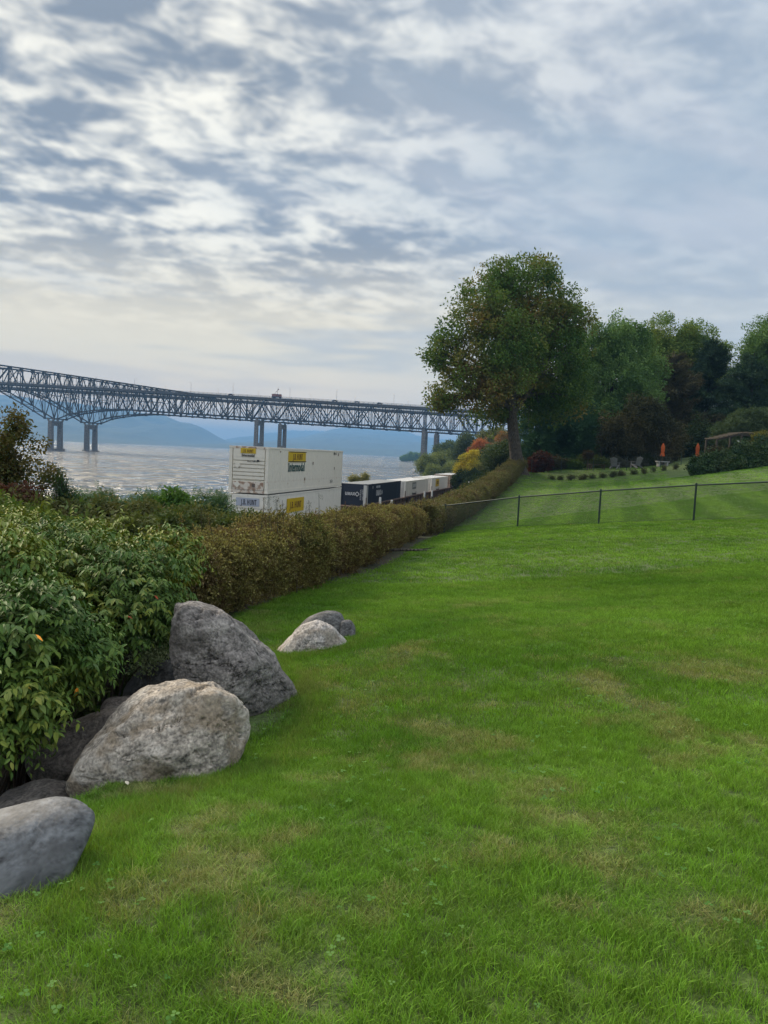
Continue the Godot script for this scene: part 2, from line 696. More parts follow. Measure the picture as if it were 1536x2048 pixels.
func build_hills() -> void:
	M.hill = paint(Color.WHITE, 0.95, 0.0, true)
	var green := Color(0.035, 0.05, 0.022)
	ridge("wooded_hills", [Vector2(-4200, 60), Vector2(-3300, 90), Vector2(-2792, 130), Vector2(-2245, 164), Vector2(-1917, 173), Vector2(-1699, 178), Vector2(-1480, 167), Vector2(-1261, 145), Vector2(-1042, 131), Vector2(-978, 128), Vector2(-912, 98), Vector2(-859, 92), Vector2(-813, 77), Vector2(-759, 46), Vector2(-726, 28), Vector2(-688, 17), Vector2(-600, -12)], -2900, -3400, -3900, green)
	ridge("wooded_hills", [Vector2(-1250, -10), Vector2(-1086, -4), Vector2(-987, 4), Vector2(-930, 11), Vector2(-851, 13), Vector2(-749, 15), Vector2(-696, 2), Vector2(-640, -10)], -2580, -2700, -2850, green)
	ridge("wooded_hills", [Vector2(-2400, 16), Vector2(-1809, 51), Vector2(-1592, 61), Vector2(-1301, 60), Vector2(-1036, 77), Vector2(-600, 59), Vector2(-300, 20)], -6900, -7500, -7900, green)
	ridge("wooded_hills", [Vector2(-1240, -5), Vector2(-1144, 23), Vector2(-1044, 83), Vector2(-969, 133), Vector2(-830, 157), Vector2(-575, 173), Vector2(-320, 164), Vector2(-63, 117), Vector2(200, 60)], -5600, -6600, -7200, green)
	ridge("wooded_hills", [Vector2(-800, -5), Vector2(-745, 21), Vector2(-607, 70), Vector2(-436, 133), Vector2(-308, 167), Vector2(-225, 177), Vector2(-110, 166), Vector2(78, 161), Vector2(119, 166), Vector2(194, 138), Vector2(309, 126), Vector2(459, 113), Vector2(646, 76), Vector2(1134, 65), Vector2(1826, 115), Vector2(2867, 146), Vector2(3600, 120)], -3500, -5400, -6300, green)


# ------------------------------------------------------------------ bridges
func deck_y(t: float) -> float:
	if t > -400.0:
		return 46.3 - (t + 400.0) * 0.0237
	return 46.3 + 3.6 * (1.0 - pow((t + 553.0) / 153.0, 2.0)) * 0.5


func top_y(t: float) -> float:
	return deck_y(t) + maxf(0.0, minf((-272.0 - t) * 0.083, 18.0))


func low_y(t: float) -> float:
	if t > -340.0:
		return deck_y(t) - 16.6
	return poly(t, [Vector2(-640, 48.5), Vector2(-500, 47.5), Vector2(-468, 44.5), Vector2(-454, 40.5), Vector2(-431, 30.0), Vector2(-408.5, 18.3), Vector2(-396.5, 18.0), Vector2(-385, 22.5), Vector2(-366, 26.2), Vector2(-340, 28.3)])


func make_bridge(label: String) -> Node3D:
	var o := thing("truss_bridge", label, "bridge", Vector3.ZERO, 0.0, "twin truss bridges across the river")
	var steel: Material = M.steel
	var ts := []
	for k in 8:
		ts.append(-560.0 + k * 15.3)
	for k in 5:
		ts.append(-452.0 + k * 10.9)
	ts.append(-396.5)
	for k in range(1, 17):
		ts.append(-396.5 + k * (396.5 - 216.5) / 16.0)
	for k in range(1, 13):
		ts.append(-216.5 + k * (216.5 - 84.0) / 12.0)
	for k in range(1, 14):
		ts.append(-84.0 + k * 11.0)
	var deck := Geo.new()
	var rail := Geo.new()
	for i in ts.size() - 1:
		var a: float = ts[i]
		var b: float = ts[i + 1]
		deck.bar(Vector3(a, deck_y(a) - 0.3, 0), Vector3(b, deck_y(b) - 0.3, 0), 15.4, 0.7)
		for s in [-1, 1]:
			deck.bar(Vector3(a, deck_y(a) - 1.1, s * 7.2), Vector3(b, deck_y(b) - 1.1, s * 7.2), 0.4, 1.5)
			rail.bar(Vector3(a, deck_y(a) + 1.25, s * 7.6), Vector3(b, deck_y(b) + 1.25, s * 7.6), 0.12, 0.18)
			rail.bar(Vector3(a, deck_y(a) + 0.7, s * 7.6), Vector3(b, deck_y(b) + 0.7, s * 7.6), 0.1, 0.12)
			for q in 3:
				var t := lerpf(a, b, q / 3.0)
				rail.bar(Vector3(t, deck_y(t), s * 7.6), Vector3(t, deck_y(t) + 1.3, s * 7.6), 0.14, 0.14)
	part(o, "deck", deck.mesh(), M.deck)
	part(o, "railing", rail.mesh(), steel).set_meta("kind", "stuff")
	for s in [-1, 1]:
		var low := Geo.new()
		var top := Geo.new()
		var z: float = s * 6.4
		for i in ts.size() - 1:
			var a: float = ts[i]
			var b: float = ts[i + 1]
			var la := Vector3(a, low_y(a), z)
			var lb := Vector3(b, low_y(b), z)
			var ua := Vector3(a, top_y(a) - 0.5, z)
			var ub := Vector3(b, top_y(b) - 0.5, z)
			low.bar(la, lb, 0.7, 0.95)
			top.bar(ua, ub, 0.7, 0.95)
			if a < -272.0:
				top.bar(Vector3(a, deck_y(a) - 1.6, z), Vector3(b, deck_y(b) - 1.6, z), 0.6, 0.8)
			var up := i % 2 == 0
			var d := Geo.new()
			d.bar(la if up else ua, ub if up else lb, 0.5, 0.7)
			part(o, "diagonal", d.mesh(), steel)
			var w := Geo.new()
			w.bar(la, ua, 0.45, 0.5)
			if low_y(a) < deck_y(a) - 9.0 and top_y(a) > deck_y(a) + 5.0:
				w.bar((la + ua) * 0.5, Vector3(b, (low_y(b) + top_y(b)) * 0.5, z), 0.3, 0.35)
			part(o, "vertical", w.mesh(), steel)
			low.block(la, Vector3(2.2, 1.6, 0.85))
			top.block(ua - Vector3(0, 0.3, 0), Vector3(1.9, 1.5, 0.85))
			# the fine sub-members that halve each panel
			if a > -400.0 and a < 40.0:
				var mid := (la + lb + ua + ub) * 0.25
				top.bar(mid, (ua + ub) * 0.5, 0.28, 0.28)
				low.bar(mid, (la + lb) * 0.5, 0.28, 0.28)
		part(o, "bottom_chord", low.mesh(), steel)
		part(o, "top_chord", top.mesh(), steel)
	var cross := Geo.new()
	for i in ts.size() - 1:
		var a: float = ts[i]
		var b: float = ts[i + 1]
		cross.bar(Vector3(a, low_y(a), -6.4), Vector3(a, low_y(a), 6.4), 0.5, 0.5)
		cross.bar(Vector3(a, low_y(a), -6.4 if i % 2 else 6.4), Vector3(b, low_y(b), 6.4 if i % 2 else -6.4), 0.35, 0.35)
		cross.bar(Vector3(a, deck_y(a) - 1.4, -6.8), Vector3(a, deck_y(a) - 1.4, 6.8), 0.5, 1.5)
		if a > -460.0 and low_y(a) < deck_y(a) - 6.0:
			cross.bar(Vector3(a, low_y(a), -6.4), Vector3(a, deck_y(a) - 2, 6.4), 0.25, 0.25)
			cross.bar(Vector3(a, low_y(a), 6.4), Vector3(a, deck_y(a) - 2, -6.4), 0.25, 0.25)
		if top_y(a) > deck_y(a) + 6.5:
			cross.bar(Vector3(a, top_y(a) - 0.5, -6.4), Vector3(a, top_y(a) - 0.5, 6.4), 0.5, 0.7)
			cross.bar(Vector3(a, top_y(a) - 0.5, -6.4 if i % 2 else 6.4), Vector3(b, top_y(b) - 0.5, 6.4 if i % 2 else -6.4), 0.3, 0.3)
	part(o, "cross_bracing", cross.mesh(), steel)
	for t in [-402.5, -219.5, -84.0]:
		var main: bool = t < -300.0
		var pier := Node3D.new()
		pier.name = "pier" if not o.has_node("pier") else ("pier_001" if not o.has_node("pier_001") else "pier_002")
		o.add_child(pier)
		var y1: float = (18.0 if main else low_y(t)) - 1.6
		var hw := 1.75 if main else 1.35
		for s in [-1, 1]:
			var g := Geo.new()
			var z: float = s * 6.6
			var lo := hw * 1.15
			var p := []
			for e in [[WATER - 2.0, lo, 1.75 if main else 1.5], [y1, hw, 1.45 if main else 1.2]]:
				for cx in [-1, 1]:
					for cz in [-1, 1]:
						p.append(Vector3(t + cx * e[1], e[0], z + cz * e[2]))
			g.quad(p[0], p[1], p[5], p[4], Vector3(-1, 0, 0))
			g.quad(p[2], p[3], p[7], p[6], Vector3(1, 0, 0))
			g.quad(p[0], p[2], p[6], p[4], Vector3(0, 0, -1))
			g.quad(p[1], p[3], p[7], p[5], Vector3(0, 0, 1))
			g.quad(p[4], p[5], p[7], p[6], UP)
			if main:
				for b in [-6.0, 6.0]:
					g.block(Vector3(t + b * 0.4, y1 + 0.9, z), Vector3(1.3, 1.8, 1.6))
			else:
				g.block(Vector3(t, y1 + 0.6, z), Vector3(1.5, 1.4, 1.6))
			part(pier, "shaft", g.mesh(), M.concrete)
		var c := Geo.new()
		c.block(Vector3(t, y1 - 2.2, 0), Vector3(hw * 1.6, 4.0, 9.6))
		if not main:
			c.block(Vector3(t, y1 - 20.0, 0), Vector3(hw * 1.5, 3.4, 9.4))
		part(pier, "cross_strut", c.mesh(), M.concrete)
		var f := Geo.new()
		f.block(Vector3(t, WATER + 0.2, 0), Vector3(hw * 3.6, 3.4, 19.0))
		part(pier, "footing", f.mesh(), M.concrete)
	for k in 11:
		var g := Geo.new()
		var t := -455.0 + k * 43.0
		var z := 7.4 if k % 2 else -7.4
		g.tube([Vector3(t, deck_y(t), z), Vector3(t, deck_y(t) + 9.0, z), Vector3(t, deck_y(t) + 9.6, z * 0.85), Vector3(t, deck_y(t) + 9.7, z * 0.6)], [0.14, 0.1, 0.09, 0.09], 5)
		part(o, "lamp_post", g.mesh(), M.pale_metal)
	return o


func build_bridges() -> void:
	M.steel = grain(paint(Color.WHITE, 0.75), noise_tex(41, 0.02, [[0.2, lin(0.02, 0.018, 0.02)], [0.6, lin(0.032, 0.028, 0.029)], [0.9, lin(0.055, 0.038, 0.032)]]), 0.12)
	M.deck = grain(paint(Color.WHITE, 0.9), noise_tex(42, 0.02, [[0.2, lin(0.07, 0.065, 0.065)], [0.8, lin(0.12, 0.11, 0.11)]]), 0.1)
	M.concrete = grain(paint(Color.WHITE, 0.9), noise_tex(43, 0.012, [[0.2, lin(0.11, 0.098, 0.085)], [0.6, lin(0.17, 0.15, 0.13)], [0.9, lin(0.22, 0.2, 0.18)]], 5), 0.09)
	M.pale_metal = paint(lin(0.3, 0.31, 0.32), 0.5)
	var th := deg_to_rad(10.7)
	var n := Vector3(sin(th), 0, -cos(th))
	var o := make_bridge("dark steel truss bridge, the nearer of the two side by side")
	o.position = n * 600.0
	o.rotation.y = -th
	var p := copy_of(o, "truss_bridge", n * 648.0 + Vector3(3.5, -1.0, 0), -th, "dark steel truss bridge seen behind and between the nearer one's members")
	# traffic on the nearer deck
	for c in [[-156.0, lin(0.04, 0.05, 0.07), "dark blue car on the bridge deck, first right of the red work truck"], [-138.0, lin(0.35, 0.35, 0.36), "pale grey car on the bridge deck, middle one right of the work truck"], [-120.0, lin(0.03, 0.03, 0.03), "black car on the bridge deck nearest the maple"], [-243.0, lin(0.08, 0.03, 0.03), "dark red car on the bridge deck left of the work truck"]]:
		var t: float = c[0]
		var w := thing("car", c[2], "car", o.transform * Vector3(t, deck_y(t) + 0.06, 4.5), -th, "cars crossing the bridge")
		var g := Geo.new()
		g.block(Vector3(0, 0.65, 0), Vector3(4.4, 0.6, 1.8))
		g.block(Vector3(1.5, 0.98, 0), Vector3(1.2, 0.1, 1.6))
		part(w, "body", g.mesh(), paint(c[1], 0.35))
		g = Geo.new()
		g.block(Vector3(-0.3, 1.22, 0), Vector3(2.2, 0.54, 1.55))
		part(w, "cabin", g.mesh(), paint(lin(0.02, 0.025, 0.03), 0.15))
		for x in [-1.4, 1.4]:
			for z in [-0.85, 0.85]:
				g = Geo.new()
				g.tube([Vector3(x, 0.34, z - 0.1), Vector3(x, 0.34, z + 0.1)], [0.34, 0.34], 10)
				part(w, "wheel", g.mesh(), paint(lin(0.015, 0.015, 0.015), 0.8))
	var tr := thing("work_truck", "dull red work truck with a tall mast on the bridge deck", "truck", o.transform * Vector3(-204.0, deck_y(-204.0) + 0.06, 4.6), -th)
	var g := Geo.new()
	g.block(Vector3(0, 0.95, 0), Vector3(8.0, 0.5, 2.3))
	part(tr, "chassis", g.mesh(), paint(lin(0.03, 0.03, 0.03), 0.6))
	g = Geo.new()
	g.block(Vector3(-1.2, 2.3, 0), Vector3(5.2, 2.1, 2.4))
	part(tr, "bed", g.mesh(), paint(lin(0.2, 0.075, 0.06), 0.5))
	g = Geo.new()
	g.block(Vector3(2.9, 2.1, 0), Vector3(1.9, 1.9, 2.3))
	g.block(Vector3(2.9, 3.15, 0), Vector3(1.4, 0.3, 2.0))
	part(tr, "cab", g.mesh(), paint(lin(0.2, 0.08, 0.065), 0.4))
	g = Geo.new()
	g.bar(Vector3(-2.0, 3.3, 0), Vector3(1.2, 7.0, 0), 0.2, 0.2)
	g.bar(Vector3(0.4, 3.3, 0), Vector3(0.8, 8.6, 0), 0.16, 0.16)
	g.block(Vector3(1.2, 7.1, 0), Vector3(0.9, 0.6, 0.9))
	part(tr, "mast", g.mesh(), paint(lin(0.16, 0.08, 0.07), 0.5))
	for x in [-2.8, -1.5, 2.9]:
		for z in [-1.05, 1.05]:
			g = Geo.new()
			g.tube([Vector3(x, 0.5, z - 0.15), Vector3(x, 0.5, z + 0.15)], [0.5, 0.5], 10)
			part(tr, "wheel", g.mesh(), paint(lin(0.015, 0.015, 0.015), 0.8))


# ------------------------------------------------------------------ the freight train
const TRACK_TURN := -0.2287   # the line runs 13.1 degrees to the right of straight ahead
func along(s: float, y: float, side := 0.0) -> Vector3:
	# s metres down the line from the near end of the first container
	return Vector3(-8.52 + 0.2267 * s + side * 0.974, y, -48.0 - 0.974 * s + side * 0.2267)


func letter(parent: Node3D, text: String, height: float, width: float, at: Transform3D, mat: Material, weight := 700) -> void:
	var t := TextMesh.new()
	var f := SystemFont.new()
	f.font_names = PackedStringArray(["Droid Sans"])
	f.font_weight = weight
	t.font = f
	t.font_size = 32
	t.pixel_size = height / 23.0
	t.depth = 0.012
	t.text = text
	var w := t.get_aabb().size.x
	if w > 0.0:
		at = at * Transform3D(Basis().scaled(Vector3(width / w, 1, 1)), Vector3.ZERO)
	part(parent, "lettering", t, mat, at)


const CW := 2.6
const CH := 2.9
# side +x faces the lawn, end +z faces the camera; origin at the middle of the near end's foot
func container(label: String, s: float, y: float, length: float, shell: Material, trim: Material, roof: Material, ribbed_end := true, worn: Material = null) -> Node3D:
	var o := thing("shipping_container", label, "container", along(s, y), TRACK_TURN, "freight containers on the passing train")
	var hx := CW * 0.5
	for x in [-hx + 0.1, hx - 0.1]:
		for z in [-0.1, -length + 0.1]:
			var g := Geo.new()
			g.block(Vector3(x, CH * 0.5, z), Vector3(0.2, CH - 0.02, 0.2))
			for yy in [0.06, CH - 0.06]:
				g.block(Vector3(x, yy, z), Vector3(0.23, 0.12, 0.24))
			part(o, "corner_post", g.mesh(), trim)
	for sgn in [-1, 1]:
		var g := Geo.new()
		var n := int(length / 0.30)
		for k in n:
			var z0 := -0.2 - (length - 0.4) * k / n
			var dz := (length - 0.4) / n
			var pr := [[0.0, 0.028], [0.42, 0.028], [0.5, 0.0], [0.92, 0.0], [1.0, 0.028]]
			for q in 4:
				var a := Vector3(sgn * (hx - pr[q][1]), 0, z0 - dz * pr[q][0])
				var b := Vector3(sgn * (hx - pr[q + 1][1]), 0, z0 - dz * pr[q + 1][0])
				var lo := Vector3(0, 0.2, 0)
				var hi := Vector3(0, CH - 0.1, 0)
				g.quad(a + lo, b + lo, b + hi, a + hi, Vector3(sgn, 0, 0))
		part(o, "side_panel", g.mesh(), shell)
		g = Geo.new()
		g.block(Vector3(sgn * (hx - 0.05), 0.11, -length * 0.5), Vector3(0.12, 0.2, length - 0.4))
		g.block(Vector3(sgn * (hx - 0.05), CH - 0.06, -length * 0.5), Vector3(0.12, 0.1, length - 0.4))
		for z in [-2.0, -length + 2.0]:
			g.block(Vector3(sgn * (hx - 0.02), CH * 0.5, z), Vector3(0.06, CH - 0.22, 0.18))
			g.block(Vector3(sgn * (hx + 0.0), CH - 0.1, z), Vector3(0.07, 0.22, 0.2))
		part(o, "side_rail", g.mesh(), trim)
	var r := Geo.new()
	r.block(Vector3(0, CH - 0.035, -length * 0.5), Vector3(CW - 0.06, 0.05, length - 0.1))
	for k in 12:
		r.block(Vector3(0, CH - 0.008, -0.6 - (length - 1.2) * k / 11.0), Vector3(CW - 0.3, 0.03, 0.25))
	part(o, "roof", r.mesh(), roof)
	for e in [0.0, -length]:
		var g := Geo.new()
		var out := 1.0 if e == 0.0 else -1.0
		g.block(Vector3(0, CH * 0.5, e - out * 0.15), Vector3(CW - 0.4, CH - 0.3, 0.05))
		g.block(Vector3(0, 2.5, e - out * 0.05), Vector3(CW - 0.5, 0.62, 0.08))
		if ribbed_end:
			for k in 7:
				var h := 0.45 if k == 0 else 0.18
				var yy := 0.52 if k == 0 else 0.72 + k * 0.235
				g.block(Vector3(0, yy, e - out * 0.06), Vector3(CW - 0.52, h, 0.1))
		part(o, "end_panel", g.mesh(), shell)
		if worn and e == 0.0:
			g = Geo.new()
			g.block(Vector3(0, 0.46, 0.0), Vector3(CW - 0.56, 0.5, 0.03))
			part(o, "kick_plate", g.mesh(), worn)
		g = Geo.new()
		g.block(Vector3(0, 0.1, e - out * 0.06), Vector3(CW - 0.4, 0.18, 0.12))
		g.block(Vector3(0, CH - 0.08, e - out * 0.06), Vector3(CW - 0.4, 0.14, 0.12))
		part(o, "end_rail", g.mesh(), worn if worn else trim)
	return o


func side_face(y: float, z: float, out := 0.0) -> Transform3D:
	return Transform3D(Basis(UP, PI / 2), Vector3(CW * 0.5 + 0.012 + out, y, -z))


func end_face(x: float, y: float, out := 0.0) -> Transform3D:
	return Transform3D(Basis(), Vector3(x, y, 0.014 + out))


func sheet(parent: Node3D, called: String, w: float, h: float, at: Transform3D, mat: Material) -> void:
	var g := Geo.new()
	g.block(Vector3.ZERO, Vector3(w, h, 0.012))
	part(parent, called, g.mesh(), mat, at)


func rust_paint(base: Color, rust: Color, amount: float, seed_: int) -> StandardMaterial3D:
	var m := paint(Color.WHITE, 0.6)
	grain(m, noise_tex(seed_, 0.014, [[0.0, rust], [amount, rust.lerp(base, 0.5)], [amount + 0.1, base.darkened(0.03)], [0.7, base], [1.0, base.lightened(0.04)]], 6), 0.3)
	return m


func build_train() -> void:
	var white := rust_paint(lin(0.82, 0.775, 0.675), lin(0.4, 0.26, 0.17), 0.04, 51)
	var white_old := rust_paint(lin(0.79, 0.735, 0.62), lin(0.42, 0.27, 0.18), 0.08, 52)
	var streaked := rust_paint(lin(0.70, 0.62, 0.52), lin(0.24, 0.13, 0.08), 0.44, 57)
	var navy := rust_paint(lin(0.012, 0.02, 0.038), lin(0.03, 0.035, 0.05), 0.12, 53)
	var dull := rust_paint(lin(0.7, 0.66, 0.6), lin(0.35, 0.25, 0.18), 0.06, 54)
	var roof_w := paint(lin(0.62, 0.61, 0.58), 0.7)
	var roof_g := paint(lin(0.30, 0.31, 0.30), 0.7)
	var yellow := paint(lin(0.62, 0.42, 0.012), 0.5)
	var ink := paint(lin(0.02, 0.02, 0.025), 0.6)
	var brown_ink := paint(lin(0.13, 0.05, 0.012), 0.6)
	var teal := paint(lin(0.012, 0.075, 0.065), 0.6)
	var pale := paint(lin(0.6, 0.6, 0.6), 0.6)
	var blueish := paint(lin(0.40, 0.43, 0.50), 0.5)
	var tan := rust_paint(lin(0.42, 0.30, 0.22), lin(0.2, 0.12, 0.08), 0.35, 55)
	var y0 := -4.2
	# the double stack
	var b := container("white container at the bottom of the double stack, blue-grey name plate on its end", 0, y0, 16.15, white, white, roof_w)
	sheet(b, "name_plate", 1.55, 0.5, end_face(0.02, 2.42), blueish)
	letter(b, "J.B. HUNT", 0.33, 1.05, end_face(0.1, 2.40, 0.008), ink)
	sheet(b, "yellow_plate", 3.4, 0.95, side_face(2.05, 5.2), yellow)
	letter(b, "J.B. HUNT", 0.45, 2.3, side_face(2.05, 5.2, 0.008), brown_ink)
	letter(b, "Intermodal", 0.62, 3.2, side_face(0.7, 5.3), teal)
	var t := container("rust-streaked cream container on top of the double stack, small yellow plate on its end", 0, y0 + CH + 0.07, 16.15, white_old, white_old, roof_w, true, streaked)
	sheet(t, "yellow_plate", 1.0, 0.32, end_face(-0.05, 2.62), yellow)
	letter(t, "J.B. HUNT", 0.2, 0.72, end_face(-0.05, 2.6, 0.008), brown_ink)
	letter(t, "Intermodal", 0.15, 0.85, end_face(-0.05, 2.33), ink)
	letter(t, "JBHU 238374", 0.08, 0.7, end_face(0.25, 1.98), ink, 400)
	sheet(t, "latch_plate", 0.14, 0.12, end_face(0.62, 2.03), ink)
	sheet(t, "latch_plate", 0.2, 0.2, end_face(0.38, 0.5, 0.04), paint(lin(0.12, 0.09, 0.07), 0.7))
	for yy in [1.72, 0.52]:
		var g := Geo.new()
		g.box(Transform3D(Basis(Vector3(0, 0, 1), PI / 4), Vector3(-0.72, yy, 0.04)), Vector3(0.3, 0.3, 0.02))
		part(t, "placard_holder", g.mesh(), white_old)
	sheet(t, "yellow_plate", 3.5, 0.72, side_face(2.34, 5.2), yellow)
	for yy in [2.66, 2.02]:
		sheet(t, "plate_stripe", 3.5, 0.05, side_face(yy, 5.3, 0.006), ink)
	letter(t, "J.B. HUNT", 0.4, 2.0, side_face(2.33, 5.3, 0.008), brown_ink)
	letter(t, "Intermodal", 0.56, 3.25, side_face(1.62, 5.15), teal)
	letter(t, "JBHU", 0.16, 0.8, side_face(2.65, 14.0), ink, 400)
	letter(t, "53", 0.2, 0.6, side_face(0.5, 13.2), ink, 400)
	for q in 5:
		sheet(t, "dark_scuff", 0.12, 0.2, side_face([2.7, 1.9, 0.8, 2.6, 1.5][q], [2.0, 8.6, 6.9, 14.9, 13.9][q], 0.004), brown_ink)
	# single containers further along
	var u := container("dark navy container with white lettering, behind the double stack", 24.6, y0, 15.0, navy, navy, roof_g, false)
	var posts := paint(lin(0.55, 0.54, 0.5), 0.6)
	sheet(u, "pale_edge", 0.3, 2.7, end_face(1.14, 1.45, 0.02), posts)
	sheet(u, "pale_edge", 0.3, 2.7, side_face(1.45, 0.15, 0.02), posts)
	letter(u, "UMAX", 0.3, 0.95, end_face(-0.32, 1.95), pale)
	for sc in [0, 1]:
		var g := Geo.new()
		for k in 4:
			var a := k * PI / 2
			g.bar(Vector3(cos(a), sin(a), 0) * 0.2, Vector3(cos(a + PI / 2), sin(a + PI / 2), 0) * 0.2, 0.07, 0.02, Vector3.BACK)
		part(u, "diamond_emblem", g.mesh(), pale, end_face(0.38, 1.95, 0.006) if sc == 0 else side_face(1.95, 6.0, 0.006))
	for k in 2:
		var x := end_face(0.72 + 0.2 * k, 1.9)
		x.basis = Basis(Vector3.BACK, PI / 2)
		letter(u, "INTERMODAL" if k == 0 else "UMXU 283901", 0.12, 1.0, x, pale, 400)
	letter(u, "UMAX", 0.55, 2.0, side_face(1.95, 4.6), pale)
	letter(u, "UMXU 283901", 0.2, 1.6, side_face(2.55, 4.4), pale, 400)
	letter(u, "53", 0.2, 0.4, side_face(2.55, 2.2), pale, 400)
	var w := container("off-white container with faded grey plate, next along after the navy one", 42.3, y0 - 0.12, 15.0, dull, white, roof_w)
	sheet(w, "grey_plate", 2.4, 0.8, side_face(2.25, 5.2), paint(lin(0.2, 0.2, 0.18), 0.6))
	letter(w, "J.B. HUNT", 0.4, 2.0, side_face(2.25, 5.2, 0.008), pale)
	letter(w, "Intermodal", 0.5, 2.6, side_face(1.2, 5.4), ink)
	var x2 := container("off-white container with a yellow plate, further up the line than the faded one", 60.0, y0 - 0.1, 14.6, dull, white, roof_w)
	sheet(x2, "yellow_plate", 3.0, 1.05, side_face(2.15, 4.8), yellow)
	letter(x2, "J.B. HUNT", 0.5, 2.0, side_face(2.15, 4.8, 0.008), brown_ink)
	letter(x2, "Intermodal", 0.5, 2.6, side_face(1.1, 5.2), ink)
	container("rust-tan container last in view before the riverside trees", 77.2, y0 + 0.05, 15.0, tan, tan, roof_w)
	# a well car under each place
	var rust := grain(paint(Color.WHITE, 0.85), noise_tex(56, 0.02, [[0.2, lin(0.035, 0.02, 0.014)], [0.55, lin(0.09, 0.045, 0.027)], [0.85, lin(0.14, 0.08, 0.05)]], 5), 0.5)
	var black := paint(lin(0.02, 0.018, 0.017), 0.7)
	var names := ["rusty well car under the double-stacked containers", "rusty well car under the navy container", "rusty well car under the off-white container with the faded plate", "rusty well car under the container with the yellow plate", "rusty well car under the tan container"]
	var at := [0.0, 24.6, 42.3, 60.0, 77.2]
	for k in 5:
		var c := thing("well_car", names[k], "rail car", along(at[k], -4.75), TRACK_TURN, "rail cars of the passing train")
		var ln := 16.4
		for s in [-1, 1]:
			var g := Geo.new()
			var x: float = s * 1.5
			g.block(Vector3(x, 0.95, -8.0), Vector3(0.2, 1.1, ln - 1.0))
			g.block(Vector3(x, 1.52, -8.0), Vector3(0.36, 0.1, ln + 0.6))
			g.block(Vector3(x, 0.38, -8.0), Vector3(0.4, 0.12, ln - 1.4))
			for q in 9:
				g.block(Vector3(x + s * 0.12, 0.95, -1.2 - q * 1.7), Vector3(0.14, 1.0, 0.12))
			part(c, "side_sill", g.mesh(), rust)
		for e in [0.7, -17.0]:
			var g := Geo.new()
			g.block(Vector3(0, 1.25, e), Vector3(2.9, 0.35, 1.5))
			g.block(Vector3(0, 0.95, e + (0.9 if e > 0 else -0.9)), Vector3(0.5, 0.4, 1.2))
			for s in [-1, 1]:
				g.block(Vector3(s * 1.45, 1.75, e), Vector3(0.07, 1.0, 0.07))
				for q in 3:
					g.block(Vector3(s * 1.45, 0.6 + q * 0.4, e + 0.3), Vector3(0.06, 0.05, 0.5))
			part(c, "end_platform", g.mesh(), rust)
			g = Geo.new()
			for s in [-1, 1]:
				g.block(Vector3(s * 1.0, 0.55, e), Vector3(0.2, 0.3, 2.4))
				g.block(Vector3(s * 1.0, 0.45, e), Vector3(0.25, 0.45, 0.6))
			var bogie := part(c, "bogie", g.mesh(), black)
			for z in [-0.88, 0.88]:
				for s in [-1, 1]:
					g = Geo.new()
					g.tube([Vector3(s * 0.68, 0.42, e + z), Vector3(s * 0.84, 0.42, e + z)], [0.42, 0.42], 14)
					part(bogie, "wheel", g.mesh(), rust)
	var ties := []
	var tint := []
	var g := Geo.new()
	g.block(Vector3.ZERO, Vector3(2.6, 0.18, 0.22))
	for k in 330:
		ties.append(Transform3D(Basis(UP, TRACK_TURN), along(-40.0 + k * 0.55, -5.12)))
		tint.append(Color(0.05, 0.04, 0.03))
	var rails := Geo.new()
	for s in [-0.76, 0.76]:
		rails.bar(along(-45, -4.96, s), along(150, -4.96, s), 0.07, 0.16)
	var o := structure("railway_track", rails.mesh(), rust)
	mass(o, "sleepers", g.mesh(), paint(Color.WHITE, 0.9, 0.0, true), ties, tint)
	# a white diamond board beside the line
	var d := thing("line_sign", "white diamond board on a pole left of the railway near the bridge pier", "sign", on(4.6, -130.0))
	var top := -0.86 - d.position.y
	g = Geo.new()
	g.tube([Vector3(0, -0.3, 0), Vector3(0, top + 0.2, 0)], [0.05, 0.05], 6)
	part(d, "pole", g.mesh(), M.pale_metal)
	g = Geo.new()
	g.box(Transform3D(Basis(Vector3.BACK, PI / 4), Vector3(0, top, 0.09)), Vector3(0.5, 0.5, 0.05))
	part(d, "board", g.mesh(), paint(lin(0.75, 0.75, 0.74), 0.5))
	# short white stakes along the foot of the bank
	var nth := ["first", "second", "third", "fourth", "fifth", "sixth", "seventh", "eighth", "ninth"]
	var i := 0
	for q in [[-0.34, -2.23, -60.0], [0.59, -2.58, -63.0], [4.11, -2.51, -80.0], [5.0, -2.47, -82.0]]:
		i += 1
		stake(q, "short white stake beside the rusty rail cars, %s from the navy container" % nth[i - 1], "white stakes beside the rail cars", 0.09)
	i = 0
	for q in [[9.49, -1.54, -88.0], [9.88, -1.52, -88.0], [10.21, -1.39, -88.0], [11.06, -1.14, -90.0], [11.73, -0.99, -90.0], [12.42, -0.73, -92.0], [12.77, -0.78, -92.0], [13.03, -0.56, -93.0], [13.4, -0.6, -93.0]]:
		i += 1
		stake(q, "thin white-topped stake in the brush beyond the clipped hedge, %s from the train" % nth[i - 1], "white stakes beyond the far hedge", 0.07)


